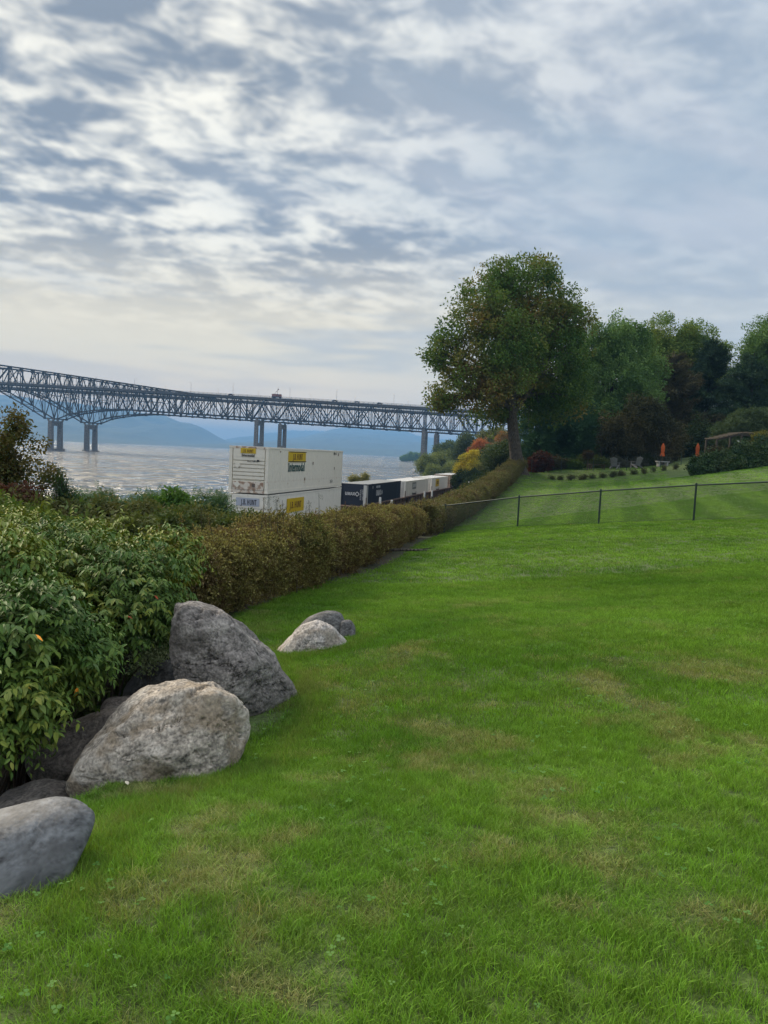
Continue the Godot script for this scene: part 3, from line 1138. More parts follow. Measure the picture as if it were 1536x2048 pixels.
func stake(q: Array, label: String, group: String, r: float) -> void:
	var y := H(q[0], q[2])
	var h := maxf(q[1] + 0.35 - y, 0.6)
	var o := thing("marker_stake", label, "stake", Vector3(q[0], y, q[2]), 0.0, group)
	var g := Geo.new()
	g.tube([Vector3(0, -0.2, 0), Vector3(0, h - 0.5, 0)], [r * 0.8, r * 0.8], 6)
	part(o, "post", g.mesh(), paint(lin(0.12, 0.09, 0.06), 0.9))
	g = Geo.new()
	g.tube([Vector3(0, h - 0.55, 0), Vector3(0, h + 0.1, 0)], [r, r], 6)
	part(o, "white_top", g.mesh(), paint(lin(0.7, 0.7, 0.68), 0.6))


# ------------------------------------------------------------------ plants
func leaf_at(g: Geo, at: Vector3, b: Basis, l: float, w: float) -> void:
	var a := at
	var m := at + b * Vector3(0, l * 0.5, l * 0.06)
	var e := at + b * Vector3(0, l, -l * 0.08)
	var s := at + b * Vector3(-w * 0.5, l * 0.42, 0)
	var q := at + b * Vector3(w * 0.5, l * 0.42, 0)
	g.tri(a, s, e, b.z)
	g.tri(a, e, q, b.z)


# a spray of leaves within a ball, thrown together once and placed many times
func spray(n: int, r: float, l: float, w: float, droop := 0.3, flat := 0.8) -> ArrayMesh:
	var g := Geo.new()
	for i in n:
		var d := rdir()
		d.y *= flat
		var p := d * r * pow(rng.randf(), 0.45)
		var y := (d + rdir() * 0.7 + Vector3(0, -droop, 0)).normalized()
		var z := (UP * 0.7 + rdir() * 0.8).normalized()
		g.col = grey(rnd(0.75, 1.2))
		leaf_at(g, p, frame(y, z), l * rnd(0.7, 1.2), w * rnd(0.8, 1.15))
	return g.mesh()


# needles set round a twig that points along +y
func needle_spray(n: int, r: float, l: float, w: float) -> ArrayMesh:
	var g := Geo.new()
	for i in n:
		var t := rng.randf()
		var a := rnd(0, TAU)
		var out := Vector3(cos(a), 0.5, sin(a)).normalized()
		g.col = grey(rnd(0.75, 1.2))
		leaf_at(g, Vector3(0, (t - 0.5) * 2.0 * r, 0), frame(out + UP * 0.4, rdir()), l * rnd(0.7, 1.2), w)
	return g.mesh()


func pick(pal: Array, p: Vector3, scale: float) -> Color:
	var t := clampf(0.5 + 0.9 * noise_b.get_noise_3d(p.x * scale, p.y * scale, p.z * scale) + rnd(-0.22, 0.22), 0.0, 0.999) * (pal.size() - 1)
	var k := int(t)
	return (pal[k] as Color).lerp(pal[k + 1], t - k)


# fills rounded lobes [x, y, z, r] with sprays, denser towards the outside, with gaps that a noise opens
func crown(parent: Node3D, called: String, lobes: Array, n: int, mesh: Mesh, mat: Material, pal: Array, size: float, gap := -0.25, gap_scale := 30.0, sq := 0.9, pal_scale := 22.0, needles := false) -> void:
	var where := []
	var tint := []
	var total := 0.0
	for l in lobes:
		total += l[3] * l[3]
	var base := parent.position
	for l in lobes:
		var c := Vector3(l[0], l[1], l[2])
		var k := int(n * l[3] * l[3] / total)
		for i in k:
			var d := rdir()
			var rough := 1.0 + 0.44 * noise_b.get_noise_3d(c.x * 40 + d.x * 120, c.y * 40 + d.y * 120, c.z * 40 + d.z * 120) + 0.42 * noise_a.get_noise_3d(d.x * 260 + c.x * 50, d.y * 260, d.z * 260)
			var p: Vector3 = c + d * Vector3(1, sq, 1) * l[3] * rough * pow(rng.randf(), 0.36)
			if noise_a.get_noise_3d(p.x * gap_scale, p.y * gap_scale, p.z * gap_scale) < gap:
				continue
			var b := Basis(rdir(), rnd(0, TAU))
			if needles:
				b = frame((Vector3(d.x, 0.12 + 0.4 * maxf(d.y, 0.0), d.z) + rdir() * 0.35), UP)
			where.append(Transform3D(b.scaled(Vector3.ONE * size * rnd(0.7, 1.3)), p - base))
			tint.append(pick(pal, p, pal_scale))
	mass(parent, called, mesh, mat, where, tint)


func curve_pts(a: Vector3, b: Vector3, sag: Vector3, n: int) -> Array:
	var p := []
	for i in n + 1:
		var t := float(i) / n
		p.append(a.lerp(b, t) + sag * 4.0 * t * (1.0 - t))
	return p


func taper(r0: float, r1: float, n: int) -> Array:
	var r := []
	for i in n + 1:
		r.append(lerpf(r0, r1, pow(float(i) / n, 0.8)))
	return r


# trunk with flared foot up to `fork`, a limb to every lobe
func limbs(o: Node3D, lobes: Array, fork: Vector3, r: float, bark: Material, lean := Vector3.ZERO, twigs := 3) -> void:
	var base := o.position
	var f := fork - base
	var g := Geo.new()
	var pts := curve_pts(Vector3(0, -0.3, 0), f, lean, 8)
	var rad := []
	for i in 9:
		rad.append(r * (1.0 - 0.36 * i / 8.0) * (1.0 + 0.55 * exp(-i * 1.3)))
	g.tube(pts, rad, 14)
	part(o, "trunk", g.mesh(), bark)
	for l in lobes:
		g = Geo.new()
		var e := Vector3(l[0], l[1], l[2]) - base
		var from: Vector3 = f.lerp(pts[6], rng.randf())
		if e.y < from.y + 0.5:
			from = pts[7]
		var n := 6
		var bp := curve_pts(from, e, Vector3(rnd(-0.1, 0.1), 0.08, rnd(-0.1, 0.1)) * from.distance_to(e), n)
		g.tube(bp, taper(r * 0.42, r * 0.1, n), 7, false)
		for k in twigs * 2:
			var s: Vector3 = bp[2 + k % (n - 1)]
			var te: Vector3 = e + rdir() * l[3] * rnd(0.6, 1.0)
			g.tube(curve_pts(s, te, UP * 0.08 * s.distance_to(te), 3), taper(r * 0.14, r * 0.03, 3), 5, false)
		part(o, "limb", g.mesh(), bark)


func bush(called: String, label: String, lobes: Array, n: int, mesh: Mesh, mat: Material, pal: Array, size := 1.0, gap := -0.3, group := "", gap_scale := 90.0, category := "bush", stem := 0.03, pal_scale := 60.0) -> Node3D:
	var c := Vector3.ZERO
	for l in lobes:
		c += Vector3(l[0], 0, l[2])
	c /= lobes.size()
	var o := thing(called, label, category, on(c.x, c.z), 0.0, group)
	crown(o, "foliage", lobes, n, mesh, mat, pal, size, gap, gap_scale, 0.9, pal_scale)
	var g := Geo.new()
	for l in lobes:
		for k in 4:
			var e: Vector3 = Vector3(l[0], l[1], l[2]) - o.position + rdir() * l[3] * 0.7
			var s: Vector3 = Vector3(rnd(-0.2, 0.2), -0.1, rnd(-0.2, 0.2)) * l[3]
			g.tube(curve_pts(s, e, Vector3(0, 0.1, 0), 3), taper(stem, stem * 0.3, 3), 5, false)
	part(o, "stems", g.mesh(), M.twig).set_meta("kind", "stuff")
	return o


func build_trees() -> void:
	M.fence = paint(lin(0.012, 0.03, 0.022), 0.5)
	M.bark = grain(paint(Color.WHITE, 0.95), noise_tex(61, 0.03, [[0.2, lin(0.045, 0.038, 0.03)], [0.55, lin(0.09, 0.075, 0.058)], [0.85, lin(0.15, 0.125, 0.1)]], 5), 0.5, bump_tex(62, 0.03, 16.0), 1.5)
	M.bark.uv1_scale = Vector3(0.9, 0.18, 0.9)
	M.dark_bark = grain(paint(Color.WHITE, 0.95), noise_tex(63, 0.03, [[0.2, lin(0.02, 0.016, 0.013)], [0.85, lin(0.05, 0.042, 0.035)]], 4), 0.4)
	M.twig = paint(lin(0.055, 0.04, 0.028), 0.9)
	M.leaf = leafy(0.8, 0.75)
	M.leaf.metallic_specular = 0.3
	M.needle = leafy(0.85, 0.25)
	M.needle.metallic_specular = 0.3
	M.waxy = leafy(0.6, 0.45)
	M.waxy.metallic_specular = 0.32
	var broad := spray(26, 0.5, 0.23, 0.15)
	var broad_small := spray(18, 0.45, 0.2, 0.13)
	var fine := spray(26, 0.4, 0.15, 0.08)
	var fir := needle_spray(34, 0.5, 0.34, 0.05)
	var lobes := [[11.16, 16.21, -70.0, 3.62], [7.69, 14.16, -68.0, 3.08], [14.57, 14.75, -72.0, 3.35], [5.12, 11.19, -69.0, 2.32], [9.65, 11.34, -67.0, 3.68], [14.16, 10.86, -70.0, 3.62], [15.76, 13.96, -71.0, 2.29], [6.31, 7.88, -68.0, 2.73], [4.42, 6.50, -68.0, 1.41], [13.12, 7.72, -73.0, 3.07], [15.93, 7.77, -72.0, 2.56], [9.42, 6.26, -71.0, 2.07], [12.43, 12.24, -76.0, 3.93], [9.31, 17.44, -70.0, 1.81], [12.78, 18.26, -71.0, 1.84], [9.26, 8.26, -66.0, 2.56], [15.98, 10.51, -70.0, 1.81], [3.86, 10.04, -69.0, 1.34]]
	var maple_pal := [Color(0.06, 0.125, 0.026), Color(0.09, 0.165, 0.034), Color(0.13, 0.19, 0.04), Color(0.18, 0.185, 0.046), Color(0.235, 0.15, 0.046)]
	var o := thing("maple_tree", "tall broad maple with a grey trunk at the end of the clipped hedge", "tree", on(12.1, -70.0))
	limbs(o, lobes, Vector3(10.9, 7.2, -70.0), 0.62, M.bark, Vector3(-0.15, 0, 0), 4)
	crown(o, "crown", lobes, 8400, broad, M.leaf, maple_pal, 1.0, 0.035, 75.0, 0.95, 16.0)
	# the wood behind the far lawn
	var green_pal := [Color(0.081, 0.157, 0.051), Color(0.124, 0.224, 0.065), Color(0.192, 0.297, 0.085)]
	lobes = [[24.16, 14.93, -88.0, 3.3], [22.31, 13.18, -88.0, 3.41], [26.45, 14.61, -89.0, 2.59], [24.74, 10.42, -87.0, 3.94], [29.2, 12.6, -90.0, 2.33], [21.93, 9.41, -90.0, 2.91], [27.18, 16.33, -89.0, 1.73], [23.3, 6.98, -86.0, 3.06], [27.67, 8.97, -88.0, 3.13]]
	o = thing("broadleaf_tree", "green broadleaf tree with a dark straight trunk, directly right of the maple", "tree", on(23.6, -88.0))
	limbs(o, lobes, Vector3(23.9, 8.5, -88.0), 0.75, M.dark_bark)
	crown(o, "crown", lobes, 7800, broad, M.leaf, green_pal, 1.0, -0.02, 45.0)
	lobes = [[34.71, 17.71, -100.0, 2.91], [37.89, 17.86, -100.0, 2.91], [32.57, 16.22, -99.0, 1.92], [41.25, 16.89, -101.0, 2.28], [36.22, 14.63, -100.0, 3.88], [40.83, 12.95, -100.0, 3.56], [36, 10.5, -101, 4.0], [32, 11, -101, 3.4]]
	o = thing("broadleaf_tree", "tall tree with yellow-green top behind the dark pines", "tree", on(36.4, -101.0))
	limbs(o, lobes, Vector3(36.4, 11.0, -100.5), 0.6, M.dark_bark)
	crown(o, "crown", lobes, 7200, broad, M.leaf, [Color(0.082, 0.151, 0.035), Color(0.146, 0.230, 0.047), Color(0.248, 0.293, 0.059)], 1.0, -0.04, 45.0)
	lobes = [[43.72, 15.81, -92.0, 2.97], [45.37, 17.05, -92.0, 3.57], [43.08, 12.88, -92.0, 2.68], [46.45, 11.29, -92.0, 4.76], [43.5, 9.5, -92, 3.0]]
	o = thing("broadleaf_tree", "dense green tree at the picture's right edge above the pavilion roof", "tree", on(45.5, -92.0))
	limbs(o, lobes, Vector3(45.4, 9.5, -92.0), 0.6, M.dark_bark)
	crown(o, "crown", lobes, 6200, broad, M.leaf, green_pal, 1.0, -0.05, 45.0)
	for q in [[33.2, -92.0, 15.2, 4.6, "tall dark pine with brownish needles behind the round purple tree", 0], [38.8, -95.0, 17.6, 4.2, "dark pine with ragged top between the yellow-green tree and the right edge", 1], [41.5, -90.0, 15.4, 4.0, "dark pine with level boughs next to the right-edge tree", 1], [29.8, -95.0, 13.0, 3.8, "shorter dark pine between the broadleaf tree and the purple tree", 1]]:
		pine(q[0], q[1], q[2], q[3], q[4], fir, [Color(0.080, 0.080, 0.038), Color(0.128, 0.106, 0.051)] if q[5] == 0 else [Color(0.035, 0.070, 0.038), Color(0.058, 0.106, 0.051)])
	for q in [[[[16.51, 5.42, -82.0, 2.92], [15.48, 2.99, -80.0, 1.6], [17.82, 8.23, -84.0, 2.44]], "dark evergreen yew just right of the maple trunk"], [[[19.21, 4.49, -82.0, 2.65], [19.61, 2.67, -81.0, 2.09], [20.5, 6.5, -84.0, 2.2]], "second dark evergreen yew, against the broadleaf tree's trunk"]]:
		o = thing("yew_tree", q[1], "tree", on(q[0][0][0], q[0][0][2]))
		limbs(o, q[0], Vector3(q[0][0][0], 4.0, q[0][0][2]), 0.3, M.dark_bark, Vector3.ZERO, 2)
		crown(o, "crown", q[0], 2600, fir, M.needle, [Color(0.034, 0.091, 0.045), Color(0.070, 0.154, 0.061)], 0.9, -0.3, 40.0, 1.0, 30.0, true)
	lobes = [[25.45, 5.69, -78.0, 2.77], [23.27, 4.59, -78.0, 2.12], [27.77, 4.8, -78.0, 1.92], [25.61, 6.94, -78.0, 1.51], [24.05, 3.36, -77.0, 1.74], [27.26, 3.52, -77.0, 1.74]]
	o = thing("purple_tree", "low round tree with purple-brown leaves behind the garden chairs", "tree", on(26.0, -78.5))
	limbs(o, lobes, Vector3(25.8, 3.6, -78.2), 0.32, M.dark_bark)
	crown(o, "crown", lobes, 3600, broad_small, M.leaf, [Color(0.036, 0.044, 0.022), Color(0.066, 0.066, 0.032), Color(0.108, 0.092, 0.044)], 1.0, -0.3, 50.0)
	lobes = [[32.94, 5.82, -72.0, 1.49], [31.4, 4.91, -72.0, 1.21], [34.08, 6.1, -72.0, 1.3], [35.25, 5.92, -72.0, 1.4]]
	o = thing("weeping_tree", "small weeping grey-green tree left of the pavilion", "tree", on(33.2, -72.0))
	limbs(o, lobes, Vector3(33.1, 5.0, -72.0), 0.18, M.dark_bark)
	crown(o, "crown", lobes, 2200, spray(22, 0.4, 0.34, 0.05, 1.6), M.leaf, [Color(0.056, 0.094, 0.042), Color(0.104, 0.147, 0.066)], 1.0, -0.3, 50.0)
	# along the river
	var river := [
		["willow", "pale yellow-green willow clump at the water's edge by the bridge pier", [[13.3, -1.35, -250.0, 3.56], [18.45, -0.36, -255.0, 4.29], [15.21, -3.44, -240.0, 2.48], [20.58, -2.41, -240.0, 2.79], [14.5, -5.5, -244, 3.0], [19, -5.5, -244, 3.0]], [Color(0.130, 0.166, 0.047), Color(0.235, 0.270, 0.083)], 2400, 1.7],
		["riverside_tree", "dark rounded trees' leader just right of the bridge piers by the river", [[23.66, 3.31, -330.0, 3.84], [27.85, 4.57, -330.0, 4.27], [32.27, 1.59, -330.0, 4.69], [26, -1, -330, 4.2]], [Color(0.070, 0.106, 0.047), Color(0.116, 0.156, 0.059)], 2200, 2.2],
		["riverside_tree", "tall feathery grey-green tree rising over the riverside brush", [[20.24, 5.48, -200.0, 2.33], [19.48, 2.88, -200.0, 2.59], [22.02, 3.64, -200.0, 2.33], [20.4, 0.4, -200, 2.6]], [Color(0.070, 0.106, 0.056), Color(0.130, 0.166, 0.074)], 1500, 1.5],
		["riverside_tree", "olive-green broad tree under the bridge end, left of the maple trunk", [[25.09, 5.56, -190.0, 3.19], [28.79, 5.13, -190.0, 3.19], [23.36, 3.65, -190.0, 2.46], [27.43, 7.5, -190.0, 2.21], [28.64, 1.53, -180.0, 2.79], [25, 2, -188, 3]], [Color(0.106, 0.130, 0.047), Color(0.199, 0.199, 0.066)], 2600, 1.5],
		["maple_sapling", "russet orange tree among the riverside greenery", [[19.95, 3.68, -165.0, 1.92], [21.7, 2.92, -165.0, 1.92], [18.73, 2.78, -165.0, 1.28], [20.8, 0.8, -164, 1.8]], [Color(0.235, 0.117, 0.049), Color(0.431, 0.147, 0.058), Color(0.548, 0.196, 0.069)], 1300, 1.2],
		["yellow_tree", "bright yellow autumn tree at the far end of the train", [[14.64, 0.74, -140.0, 1.63], [15.94, 1.7, -140.0, 1.27], [13.81, -0.65, -140.0, 1.27], [15.83, -0.34, -138.0, 1.43], [14.6, -2.0, -139, 1.5]], [Color(0.230, 0.247, 0.044), Color(0.528, 0.423, 0.044), Color(0.740, 0.547, 0.035)], 1700, 1.0],
		["maple_sapling", "small orange-brown tree close against the maple trunk", [[23.98, 5.58, -160.0, 1.45], [25.27, 4.62, -160.0, 1.45], [24.6, 3.0, -160, 1.5]], [Color(0.216, 0.138, 0.049), Color(0.392, 0.177, 0.058)], 800, 1.1],
		["riverside_tree", "grey-olive tree just left of the maple trunk's foot", [[18.15, 1.85, -130.0, 2.18], [20.19, 2.78, -130.0, 1.68], [19.16, 0.4, -120.0, 1.55], [17.14, 0.22, -125.0, 1.45], [18.3, -0.6, -127, 1.8]], [Color(0.066, 0.094, 0.037), Color(0.140, 0.166, 0.066)], 1900, 1.0]]
	for q in river:
		var ls: Array = q[2]
		o = thing(q[0], q[1], "tree", on(ls[0][0], ls[0][2]))
		limbs(o, ls, Vector3(ls[0][0], lerpf(o.position.y, ls[0][1], 0.6), ls[0][2]), 0.22, M.dark_bark, Vector3.ZERO, 1)
		crown(o, "crown", ls, q[4], broad, M.leaf, q[3], q[5], -0.28, 30.0)
	var nth := ["first", "second", "third", "fourth", "fifth", "sixth", "seventh", "eighth", "ninth"]
	for k in 9:
		var z := -1185.0 - rnd(0, 50)
		var x := 24.0 + k * 4.2
		var s := rnd(3.0, 5.5)
		o = thing("far_tree", "dark tree on the far wooded point beyond the water, %s from the point's tip" % nth[k], "tree", on(x, z), 0.0, "trees on the far point")
		var ls := [[x, o.position.y + s * 1.5 + k * 0.9, z, s], [x + 2, o.position.y + s, z + 3, s * 0.8]]
		limbs(o, ls, Vector3(x, o.position.y + s, z), 0.4, M.dark_bark, Vector3.ZERO, 0)
		crown(o, "crown", ls, 260, broad, M.leaf, green_pal, 3.2, -0.5)


func pine(x: float, z: float, top: float, w: float, label: String, mesh: Mesh, pal: Array) -> void:
	var o := thing("pine_tree", label, "tree", on(x, z))
	var h := top - o.position.y
	var g := Geo.new()
	g.tube([Vector3(0, -0.3, 0), Vector3(0, h * 0.5, 0), Vector3(0.1, h * 0.98, 0)], [0.45, 0.3, 0.03], 9)
	part(o, "trunk", g.mesh(), M.dark_bark)
	var where := []
	var tint := []
	g = Geo.new()
	var tiers := int(h / 0.85)
	for k in tiers:
		var t := float(k) / tiers
		var y := lerpf(h * 0.10, h * 0.97, t)
		var reach := w * (1.0 - pow(t, 1.5)) * rnd(0.75, 1.1) + 0.35
		for b in 6:
			var a := rnd(0, TAU)
			var rr := reach * rnd(0.7, 1.15)
			var d := Vector3(cos(a), 0, sin(a))
			var s := Vector3(0, y, 0)
			var e := s + d * rr + UP * rr * (0.18 + 0.5 * t)
			g.tube(curve_pts(s, e, UP * -0.08 * rr, 3), taper(0.07, 0.02, 3), 4, false)
			var m := int(rr * 7.0) + 5
			for q in m:
				var f := pow(rng.randf(), 0.6)
				var p := s.lerp(e, f) + UP * -0.32 * rr * f * (1.0 - f) + Vector3(rnd(-1, 1), rnd(-0.25, 0.35), rnd(-1, 1)) * 0.22 * rr
				where.append(Transform3D(frame(d + UP * rnd(0.0, 0.8) + rdir() * 0.4, UP).scaled(Vector3.ONE * rnd(0.8, 1.5)), p))
				tint.append(pick(pal, p + o.position, 40.0))
	part(o, "boughs", g.mesh(), M.dark_bark).set_meta("kind", "stuff")
	mass(o, "needles", mesh, M.needle, where, tint)


# ------------------------------------------------------------------ the garden beyond the lawn
func build_garden() -> void:
	var fine := spray(26, 0.4, 0.15, 0.08)
	var broad_small := spray(18, 0.45, 0.2, 0.13)
	bush("red_bush", "crimson-leaved bush at the foot of the dark yews, right of the maple trunk", [[14.88, 1.48, -74.0, 0.96], [14.18, 1.21, -74.0, 0.77]], 500, broad_small, M.leaf, [Color(0.043, 0.026, 0.018), Color(0.130, 0.032, 0.023)], 0.8)
	bush("bush", "dull green bush touching the crimson bush on its right", [[16.31, 1.3, -75.0, 0.87], [17.2, 1.1, -75.0, 0.7]], 420, broad_small, M.leaf, [Color(0.043, 0.043, 0.026), Color(0.072, 0.072, 0.029)], 0.8)
	var rb := [[22.98, 1.8, -57.0, 0.72], [24.44, 2.1, -57.0, 1.0], [25.8, 2.66, -56.0, 1.16], [27.58, 3.0, -56.0, 1.3], [29.36, 3.26, -56.0, 1.45], [23.16, 1.89, -56.0, 0.65], [24.69, 1.98, -55.0, 0.78], [22.45, 1.5, -56.0, 0.48]]
	var pal := [Color(0.021, 0.054, 0.018), Color(0.039, 0.084, 0.024), Color(0.075, 0.099, 0.030)]
	bush("shrub", "dark green rounded shrub at the left end of the shrubbery on the right-hand lawn edge", [rb[0], rb[5], rb[7], [22.9, 1.2, -55.6, 0.6]], 1100, broad_small, M.waxy, pal, 0.6, -0.4)
	bush("shrub", "dark green shrub in the middle of the shrubbery below the white garden ornament", [rb[1], rb[6], [24.6, 1.6, -55.2, 0.7]], 1200, broad_small, M.waxy, pal, 0.6, -0.4)
	bush("shrub", "large dark green shrub below the pergola, right of the middle shrub", [rb[2], [26.6, 2.4, -55.4, 0.9], [25.8, 1.8, -55.0, 0.8]], 1300, broad_small, M.waxy, pal, 0.6, -0.4)
	bush("shrub", "tallest dark green shrub of the shrubbery, at the picture's right edge", [rb[3], rb[4], [28.4, 2.2, -55.0, 1.1]], 1700, broad_small, M.waxy, pal, 0.6, -0.4)
	bush("shrub", "yellowing shrub on top of the bank before the pergola's right end", [[28.8, 4.15, -60.0, 0.6], [29.6, 4.0, -60.0, 0.55]], 350, broad_small, M.leaf, [Color(0.102, 0.116, 0.029), Color(0.232, 0.203, 0.036)], 0.6)
	bush("shrub", "reddish-tinged twiggy shrub right of the second folded orange parasol", [[27.6, 2.7, -65.0, 0.8], [28.9, 2.6, -65.0, 0.8]], 500, fine, M.leaf, [Color(0.058, 0.051, 0.029), Color(0.087, 0.087, 0.029)], 1.0)
	# undergrowth that closes the wood behind the garden
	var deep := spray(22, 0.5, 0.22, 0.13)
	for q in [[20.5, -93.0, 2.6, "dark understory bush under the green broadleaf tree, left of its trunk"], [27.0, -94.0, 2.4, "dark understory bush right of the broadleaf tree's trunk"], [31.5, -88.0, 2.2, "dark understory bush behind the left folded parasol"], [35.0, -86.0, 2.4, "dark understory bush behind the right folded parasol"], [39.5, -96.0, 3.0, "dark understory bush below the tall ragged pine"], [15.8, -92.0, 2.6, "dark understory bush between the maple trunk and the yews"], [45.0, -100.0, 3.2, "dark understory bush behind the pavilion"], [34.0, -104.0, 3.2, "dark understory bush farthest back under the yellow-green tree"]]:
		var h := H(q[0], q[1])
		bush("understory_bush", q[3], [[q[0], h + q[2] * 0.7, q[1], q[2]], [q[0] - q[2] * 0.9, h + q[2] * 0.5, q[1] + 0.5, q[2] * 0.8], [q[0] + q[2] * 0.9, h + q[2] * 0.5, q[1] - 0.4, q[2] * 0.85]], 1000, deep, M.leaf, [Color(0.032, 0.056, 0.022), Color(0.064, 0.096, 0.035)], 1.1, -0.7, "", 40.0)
	# the row of little shrubs
	var nth := ["leftmost", "second", "third", "fourth", "fifth", "sixth", "seventh", "eighth", "ninth", "tenth", "eleventh", "twelfth", "last"]
	var xs := [14.54, 15.43, 16.4, 17.37, 18.27, 19.15, 20.08, 20.88, 21.81, 22.78, 23.53, 24.55, 25.44]
	for k in xs.size():
		var x: float = xs[k]
		var p := on(x, -68.4 - 0.25 * sin(k * 1.9))
		var ls := []
		for e in 3 + k % 3:
			ls.append([x + rnd(-0.2, 0.2), p.y + rnd(0.08, 0.34), p.z + rnd(-0.15, 0.15), rnd(0.1, 0.19)])
		bush("row_shrub", "small dark shrub in the row along the far lawn's edge, %s from the left" % nth[k], ls, 34 + 7 * (k % 4), fine, M.leaf, [Color(0.05, 0.075, 0.03), Color(0.1, 0.1, 0.045)], 0.5, -0.3, "row of small shrubs along the far lawn's edge", 90.0, "bush", 0.012)
	# beds behind the chairs
	for q in [["grey-green lavender clump behind the left garden chair", 22.3, -75.4, 0.6, Color(0.06, 0.07, 0.055), Color(0.11, 0.12, 0.095)], ["grey-green lavender clump between the two garden chairs and the purple tree", 24.3, -75.3, 0.55, Color(0.06, 0.07, 0.055), Color(0.12, 0.13, 0.1)], ["pale grey-green clump under the first folded parasol", 26.4, -75.0, 0.55, Color(0.05, 0.06, 0.045), Color(0.1, 0.115, 0.085)], ["yellow-green bed of low plants right of the dark straight trunk", 20.4, -75.4, 0.7, Color(0.05, 0.075, 0.02), Color(0.1, 0.13, 0.03)], ["light green mound of plants behind the garden table", 19.2, -75.5, 0.65, Color(0.05, 0.075, 0.02), Color(0.09, 0.12, 0.03)], ["round green bush to the right of the garden chairs", 25.3, -75.6, 0.75, Color(0.03, 0.045, 0.018), Color(0.05, 0.07, 0.022)], ["low bright green mound at the lawn's far corner below the yews", 17.8, -74.4, 0.5, Color(0.05, 0.09, 0.02), Color(0.07, 0.13, 0.025)]]:
		var h := H(q[1], q[2])
		bush("garden_plant", q[0], [[q[1], h + q[3] * 0.55, q[2], q[3]], [q[1] + q[3] * 0.9, h + q[3] * 0.4, q[2] + 0.3, q[3] * 0.75]], 330, fine, M.leaf, [q[4], q[5]], 0.9, -0.5)
	var wood := paint(lin(0.20, 0.20, 0.205), 0.8)
	adirondack(on(21.5, -73.0), 2.6, "grey slatted garden chair, left of the pair on the terrace", wood)
	adirondack(on(23.6, -73.4), 3.5, "grey slatted garden chair, right of the pair on the terrace", wood)
	var tb := thing("garden_table", "low brown garden table left of the grey chairs", "table", on(19.9, -73.3))
	var g := Geo.new()
	var brown := paint(lin(0.07, 0.045, 0.03), 0.8)
	for k in 5:
		g = Geo.new()
		g.block(Vector3(0, 0.46, -0.36 + k * 0.18), Vector3(1.4, 0.04, 0.16))
		part(tb, "slat", g.mesh(), brown)
	for x in [-0.6, 0.6]:
		for z in [-0.35, 0.35]:
			g = Geo.new()
			g.block(Vector3(x, 0.22, z), Vector3(0.08, 0.44, 0.08))
			part(tb, "leg", g.mesh(), brown)
	var bn := thing("stone_bench", "small white stone bench below the folded parasols", "bench", on(25.8, -72.6), 0.3)
	var stone := paint(lin(0.32, 0.315, 0.3), 0.8)
	g = Geo.new()
	g.block(Vector3(0, 0.46, 0), Vector3(1.3, 0.1, 0.42))
	part(bn, "seat", g.mesh(), stone)
	for x in [-0.45, 0.45]:
		g = Geo.new()
		g.block(Vector3(x, 0.2, 0), Vector3(0.14, 0.42, 0.36))
		part(bn, "leg", g.mesh(), stone)
	folded_parasol(on(26.25, -74.0), 3.8 - H(26.25, -74.0), "folded orange parasol in front of the purple tree, left of the pair")
	folded_parasol(on(29.55, -74.0), 3.95 - H(29.55, -74.0), "folded orange parasol rising over the shrubbery, right of the pair")
	var st := thing("standard_shrub", "little mop-headed brown shrub on a bare stem before the trunk", "shrub", on(18.9, -72.9))
	g = Geo.new()
	g.tube([Vector3(0, -0.1, 0), Vector3(0.02, 1.2, 0)], [0.05, 0.04], 6)
	part(st, "stem", g.mesh(), M.twig)
	crown(st, "crown", [[18.9, st.position.y + 1.45, -72.9, 0.4]], 160, fine, M.leaf, [Color(0.04, 0.03, 0.02), Color(0.06, 0.05, 0.025)], 0.7, -0.6, 60.0, 0.6)
	# thin wire fence between the lawns
	var wf := thing("wire_fence", "thin wire fence with slim dark posts along the far lawn's edge", "fence", on(17.0, -72.0))
	var px := [13.6, 16.3, 19.2, 22.2, 25.2, 27.0]
	var prev := Vector3.ZERO
	for k in px.size():
		var x: float = px[k]
		var p := on(x, -72.5 + (x - 13.6) * 0.1) - wf.position
		g = Geo.new()
		g.tube([p + UP * -0.2, p + UP * 1.25], [0.03, 0.03], 5)
		part(wf, "post", g.mesh(), M.fence)
		if k > 0:
			for h in [0.4, 0.8, 1.2]:
				g = Geo.new()
				g.tube([prev + UP * h, p + UP * h], [0.006, 0.006], 3)
				part(wf, "wire", g.mesh(), M.fence)
		prev = p
	pergola()
	pavilion()


